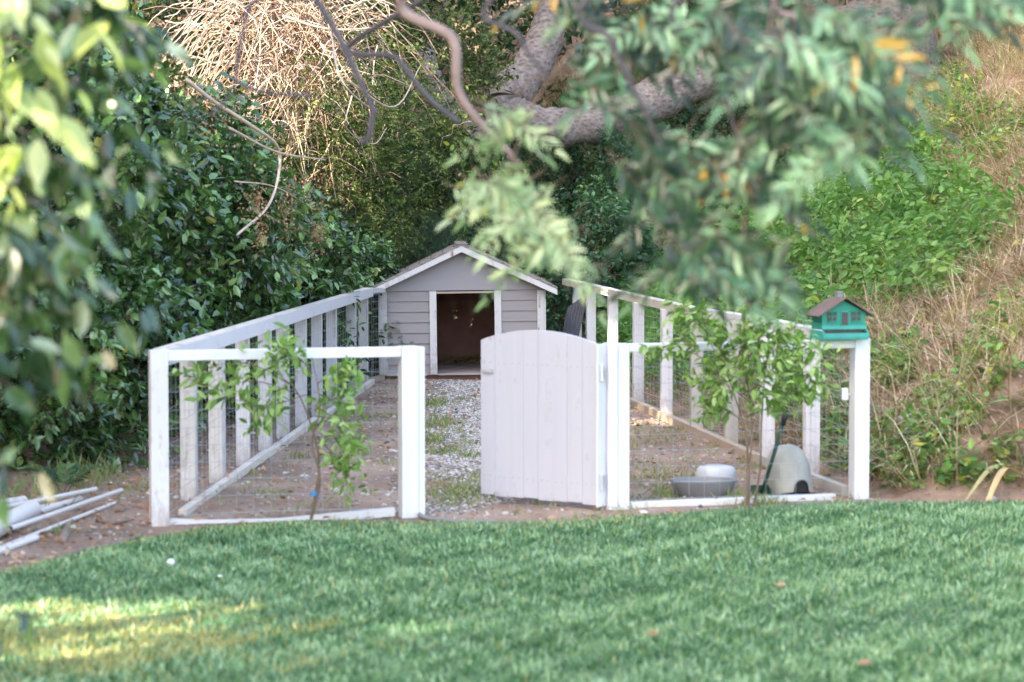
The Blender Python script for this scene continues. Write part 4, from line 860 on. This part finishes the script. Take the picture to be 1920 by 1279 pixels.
b = MB(); L2 = bez([O(965, 235, .0), O(900, 250, .2), O(830, 190, .5), O(790, 60, .8), O(780, -100, 1)], 8); b.tube(L2, np.linspace(.2, .10, len(L2)), 12); b.build('limb', M['oak'], t, smooth=True)
b = MB(); L3 = bez([O(955, 240, .05), O(900, 290, .4), O(905, 330, .9)], 8); b.tube(L3, np.linspace(.12, .10, len(L3)), 12); b.build('limb', M['oak'], t, smooth=True)
lf = MB(); P, D = shell((1.0, 34, 7.0), (6.5, 3.0, 2.6), 5000, .3, None, .12); sprigs(lf, P, nz(D + rng.normal(size=D.shape)), 8, .4, .12, SMALL, .5, .9, .2, .5)
lf.build('crown', M['under'], t)

# ------------------------------------------------------------------ woodland beyond (a far mass)
mb = MB(); P = np.stack([rng.uniform(-16, 17, 15000), rng.uniform(36, 44, 15000), np.zeros(15000)], -1)
g = height(P[:, 0], P[:, 1]); P[:, 2] = g + 10 * rng.random(15000)
sprigs(mb, P, rdir(len(P)), 8, .6, .2, SMALL, .5, .9, .2, .5); tag(mb.build('woodland', M['under']), kind='stuff')

# ------------------------------------------------------------------ dry vine thatch in the sun, top left
dv = thing('dry_vine_tangle', at(560, 280, 28.3), 'sunlit tangle of bare tan vine stems over the shrubs at the upper left', 'vines')
b = MB(); c0 = at(555, 95, 28.3)
def strands(n, cx, cy, sx, sy, l0, l1, r, hang):
    for i in range(n):
        p = at(cx + rng.normal() * sx, cy + rng.normal() * sy, 28.3 + rng.normal() * .3)
        a_ = rng.uniform(0, 6.28); d = np.array([math.cos(a_), .4 * math.sin(a_), rng.normal() * .6]); d /= np.linalg.norm(d); L = rng.uniform(l0, l1)
        s = np.linspace(0, 1, 7)[:, None]; sag = rng.uniform(.1, hang); wig = rng.normal(size=(7, 3)) * .018
        b.tube(p + d * L * s - UP * sag * L * s ** 2 + wig, np.linspace(r, r * .4, 7) * rng.uniform(.6, 1.5), 4, var=rng.random(), cap=False)
strands(680, 540, 25, 85, 62, .35, 1.1, .0085, 1.0)
strands(170, 570, 180, 90, 60, .3, .8, .006, 1.2)
strands(50, 560, 300, 110, 60, .3, .9, .0045, 1.2)
b.build('stems', M['dryv'], dv, smooth=True)
def YX(x): return float(np.interp(x, [330, 400, 480, 560, 640, 720], [17.2, 17.9, 18.5, 20.6, 22.6, 25]))
b = MB()
for pts_, r in [([(350, 150), (400, 190), (470, 235), (520, 275), (522, 330), (500, 390), (445, 440)], .022), ([(430, 240), (520, 285), (610, 300)], .014), ([(600, -10), (620, 60), (640, 150), (700, 210)], .02), ([(530, 30), (620, 55), (735, 50)], .016), ([(660, 180), (650, 240), (700, 270), (725, 240)], .008), ([(440, 340), (520, 352), (600, 400)], .008), ([(650, 150), (740, 200), (790, 120)], .01)]:
    P = bez([at(x, y, YX(x) if y > 145 else 27.5) for x, y in pts_], 8); r = r * (.72 if pts_[-1][1] > 200 else 1); b.tube(P, np.linspace(r, r * .6, len(P)), 7, var=.6)
b.build('thick_stems', M['dryv'], dv, smooth=True)
# withered seed clusters
b = MB(); 
for x, y, sx, sy, n in [(560, 370, 22, 30, 300), (590, 440, 14, 22, 220), (480, 380, 14, 22, 180), (535, 400, 10, 30, 160), (620, 340, 30, 14, 140), (490, 440, 8, 18, 100), (400, 200, 40, 40, 160), (560, 250, 20, 20, 120), (350, 160, 30, 60, 120)]:
    P = np.array([at(x + rng.normal() * sx, y + rng.normal() * sy, YX(x) + rng.normal() * .08) for _ in range(n)]); b.cards(P, nz(rdir(n) - UP * .8), rdir(n), .028, .016, SMALL)
b.build('seed_clusters', M['deadleaf'], dv)
b = MB(); n = 900; P = np.array([at(rng.normal() * 80 + 690, rng.normal() * 90 + 210, 28.0 + rng.normal() * .4) for _ in range(n)])
pinnate(b, P, nz(rdir(n) * [1, .6, .5]), n, 6, .26, .06, .42, None, curl=.4, tmpl=SMALL); b.build('leaves', M['olive'], dv)

# ------------------------------------------------------------------ overhanging foreground tree (right)
ft = thing('overhanging_tree', (3.4, 6.6, 0), 'near tree out of focus with grey green feathery leaves hanging across the upper right', 'tree')
tb = MB(); P = bez([(3.4, 6.6, 0), (3.3, 6.6, 1.2), (3.1, 6.5, 2.3), (2.4, 6.6, 3.1)], 8); tb.tube(P, np.linspace(.16, .09, len(P)), 14)
tb.build('trunk', M['bark'], ft, smooth=True)
hub = np.array([2.4, 6.6, 3.1]); lims = []
def FB(pts, Y, r0, r1, m_='limbdark', start=None):
    r0 *= .55; r1 *= .8
    Q = [at(x, y, Yi) for (x, y), Yi in zip(pts, Y if isinstance(Y, (list, tuple)) else [Y] * len(pts))]
    Qp = ([hub, (hub + Q[0]) / 2 + [0, 0, .25]] if start is None else []) + Q
    P = bez(Qp, 10); b = MB(); b.tube(P, np.linspace(r0 * 1.5, r1, len(P)), 10); b.build('limb', M[m_], ft, smooth=True); lims.append(P[-len(Q) * 10:]); return P
FB([(790, -40), (850, 75), (858, 165), (895, 225), (940, 270), (975, 310)], 8.0, .030, .010, 'limbbark')
FB([(740, -60), (590, -5), (485, -2), (455, 60), (437, 165), (395, 218)], 8.6, .016, .006, 'limbdark')
FB([(590, -5), (640, 80), (690, 185), (705, 215)], 8.6, .016, .012, 'limbdark', start=1)
FB([(437, 150), (490, 172), (585, 180)], 8.6, .010, .007, 'limbdark', start=1)
FB([(690, 60), (745, 110), (800, 180), (860, 230)], 9.0, .016, .012, 'limbdark')
FB([(700, 205), (690, 260), (672, 265)], 8.6, .015, .011, 'limbdark', start=1)
FB([(960, -30), (975, 70), (1030, 150)], 7.2, .015, .006)
FB([(1135, -30), (1150, 80), (1200, 190), (1250, 300), (1300, 430)], 6.8, .016, .005)
FB([(1480, -40), (1540, 50), (1620, 130), (1690, 250)], 6.5, .016, .005, 'limbbark')
FB([(1300, -30), (1330, 100), (1380, 250), (1400, 420)], 6.6, .015, .005)
FB([(1700, -60), (1780, 10), (1880, 60)], 6.4, .012, .004)
AL = np.vstack(lims)
lf = MB(); pf = MB(); tw = MB()
def blob(cx, cy, rx, ry, n, Y0, mbx, L=.24, leaf=.084, dsp=.5, v=None):
    for i in range(n):
        Yi = Y0 + rng.normal() * .3; a_ = rng.uniform(0, 6.28); rr = math.sqrt(rng.random()); p = at(cx + math.cos(a_) * rr * rx, cy - 8 + math.sin(a_) * rr * ry, Yi)
        q = AL[np.argmin(np.linalg.norm((AL - p) * [1, .5, 1], axis=1))]
        if i % 3 == 0:
            C = bez([q, (p + q) / 2 + [0, 0, .06], p], 5); tw.tube(C, np.linspace(.004, .002, len(C)), 4)
        k = 3; D = nz(np.stack([np.sign(rng.normal(size=k) + .3) * (.5 + .5 * rng.random(k)), rng.normal(size=k) * .45, -.15 - .55 * rng.random(k)], -1))
        Pk = p - D * L * .5 * rng.random((k, 1)) * 1.6
        pinnate(mbx, Pk, D, k, 8, L * rng.uniform(.75, 1.15, k), leaf, .25, tw, .0015, .2, tmpl=FINE, face=(0, -1, .45), yel=(.2 if rng.random() < .06 else .0), var=None if v is None else np.clip(rng.normal(size=k) * .15 + v, 0, 1))
for c_ in [(1520, 90, 100, 60, 9, 6.4), (1590, 170, 50, 60, 5, 6.3), (1550, 250, 60, 40, 4, 6.3), (1430, 240, 50, 50, 4, 6.5), (1250, 380, 40, 50, 4, 6.6), (1310, 470, 60, 35, 7, 6.5), (1390, 470, 30, 30, 3, 6.4), (1170, 40, 70, 40, 6, 7.0), (1070, 10, 60, 30, 3, 7.4), (1260, 270, 50, 30, 2, 6.7), (1850, -30, 50, 20, 5, 6.2), (1720, -20, 50, 20, 3, 6.3), (1390, -5, 80, 30, 4, 6.5), (1110, 150, 30, 30, 2, 7.2), (1370, 340, 50, 40, 4, 6.4), (1340, 110, 50, 30, 3, 6.5), (1640, 80, 60, 30, 4, 6.3)]: blob(*c_, lf)
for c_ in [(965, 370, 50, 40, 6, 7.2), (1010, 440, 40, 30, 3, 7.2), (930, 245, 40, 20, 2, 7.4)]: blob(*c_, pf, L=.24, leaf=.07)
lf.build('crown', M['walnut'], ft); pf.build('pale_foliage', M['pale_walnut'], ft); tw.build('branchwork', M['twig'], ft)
# rest of its crown above the frame
lf = MB(); P, D = shell((2.0, 6.4, 4.3), (2.2, 1.8, 1.2), 300, .3); pinnate(lf, P, nz(D - UP * .3), len(P), 7, .28, .08, .28, None, tmpl=SMALL); lf.build('crown_top', M['walnut'], ft)

# ------------------------------------------------------------------ near broadleaf at the left edge
nt_ = thing('near_tree', (-2.3, 6.2, 0), 'near out of focus tree with long hanging leaves at the left edge', 'tree')
tb = MB(); P = bez([(-2.3, 6.2, 0), (-2.2, 6.2, 1.5), (-2.0, 6.1, 3.0)], 8); tb.tube(P, np.linspace(.09, .05, len(P)), 12)
sun_l = MB(); sh_l = MB(); ends = []
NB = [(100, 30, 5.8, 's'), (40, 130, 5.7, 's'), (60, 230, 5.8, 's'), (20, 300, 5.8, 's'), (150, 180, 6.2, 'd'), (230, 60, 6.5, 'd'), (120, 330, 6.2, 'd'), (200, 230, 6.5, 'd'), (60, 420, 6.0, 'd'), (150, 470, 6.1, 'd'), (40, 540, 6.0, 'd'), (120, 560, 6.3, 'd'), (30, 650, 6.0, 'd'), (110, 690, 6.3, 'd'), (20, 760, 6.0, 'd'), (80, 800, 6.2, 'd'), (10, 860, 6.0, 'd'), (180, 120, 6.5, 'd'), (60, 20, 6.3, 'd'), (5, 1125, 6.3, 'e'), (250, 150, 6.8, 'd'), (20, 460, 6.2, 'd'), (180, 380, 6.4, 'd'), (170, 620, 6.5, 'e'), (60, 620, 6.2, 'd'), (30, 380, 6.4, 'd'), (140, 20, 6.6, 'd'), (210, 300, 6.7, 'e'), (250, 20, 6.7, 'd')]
for x, y, Y, kind in NB:
    p = at(x - 30, y - 60, Y); q = np.array([-2.1, 6.1, max(.9, p[2] + .25)]); C = bez([q, (p + q) / 2 + [0, 0, .1], p], 6); tb.tube(C, np.linspace(.01, .004, len(C)), 5)
    n = {'s': 4, 'd': 7, 'e': 3}[kind]; P = p + rng.normal(size=(n, 3)) * [.07, .1, .07]
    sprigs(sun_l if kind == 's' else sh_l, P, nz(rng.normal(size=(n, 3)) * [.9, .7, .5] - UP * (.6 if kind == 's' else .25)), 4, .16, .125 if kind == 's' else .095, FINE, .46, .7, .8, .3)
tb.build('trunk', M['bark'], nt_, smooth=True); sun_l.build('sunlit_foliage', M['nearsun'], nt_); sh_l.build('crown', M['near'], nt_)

# ------------------------------------------------------------------ unseen trees added at left to shade the scene, leaves cut for sun spots
SPOTS = [(at(510, 70, 28.3), 1.35), (at(600, 200, 28.3), .45), (at(480, 150, 28.3), .5), (at(640, 40, 28.3), .7), (at(380, 130, 28.0), .3), (at(45, 170, 5.8), .3), (at(20, 260, 5.8), .2), (at(100, 60, 5.8), .2), (at(500, 330, 19.6), .28), (at(330, 330, 18.5), .10), (at(610, 400, 22.5), .2), (at(535, 720, 20.2), .10)]
for x, y, r in [(60, 1215, .13), (170, 1240, .10), (260, 1205, .10), (20, 1150, .07), (340, 1185, .09), (460, 1155, .10), (580, 1165, .13), (690, 1175, .11), (150, 1150, .06), (520, 1195, .08), (410, 1165, .08), (790, 1190, .10), (640, 1190, .10), (540, 1155, .08), (870, 1200, .06), (90, 1180, .06), (230, 1150, .05), (740, 1150, .05)]: SPOTS.append((gp(x, y), r))
for i in range(46):
    x = rng.uniform(260, 720); y = rng.uniform(90, 480); SPOTS.append((at(x, y, float(np.interp(x, [260, 480, 640, 720], [16.8, 19.5, 23.5, 27]))), rng.uniform(.0, .12)))
def lit(P):
    k = np.ones(len(P), bool); hsh = (np.sin(np.floor(P[:, 1] * 2.2) * 12.9 + np.floor(P[:, 2] * 2.6) * 78.2) * 43758.5) % 1
    for c, r in SPOTS:
        soft = c[1] < 11 and c[2] < .1
        v = P - c; al = v @ SUN; d = np.linalg.norm(v - al[:, None] * SUN, axis=1); k &= ~((d < r + .15) & (al > 0) & ((hsh > .07) if soft else True))
    return k
TG = 'unseen trees added for shade beyond the left edge'
for i, (x, y, z, rx, ry, rz_, n) in enumerate([(-10.5, -1, 7.2, 2.6, 3.2, 4.5, 5200), (-10.8, 4.5, 7.5, 2.6, 3.4, 5.2, 6500), (-11, 10, 8.0, 2.8, 3.6, 6, 8000), (-11, 16, 8.5, 2.8, 3.6, 6.5, 8500), (-11.2, 22, 9.5, 2.8, 3.8, 7.5, 8500), (-12.5, 28, 9.5, 2.8, 3.5, 7.5, 6000),
                                       (-14.5, 1.5, 11, 2.6, 4, 6.5, 5500), (-15, 9, 13, 2.6, 4.2, 7, 7500), (-15.2, 17, 14, 2.6, 4.6, 8, 8500), (-15.5, 25, 14, 2.6, 4.4, 8, 5500)]):
    t = thing('added_shade_tree', (x, y, float(height(x, y))), 'unseen tall tree added beyond the left edge to shade the scene', 'tree', TG)
    pos, D = shell((x, y, z), (rx, ry, rz_), n, .35, None, .08); d = rdir(len(pos)); k = lit(pos) & lit(pos + d * .37) & lit(pos + d * .72); pos, d = pos[k], d[k]; n = len(pos)
    lf = MB(); lf.cards(pos, d, nz(SUN + rdir(n) * .8), .75, .55, SMALL);
    lf.build('crown', M['under'], t); tb = MB(); limbs(tb, (x, y, float(height(x, y))), (x, y, z), 6, (rx * .6, ry * .6, rz_ * .4), .25); tb.build('trunk', M['bark'], t, smooth=True)

for o in bpy.data.objects:
    if '_w' in o: del o['_w']
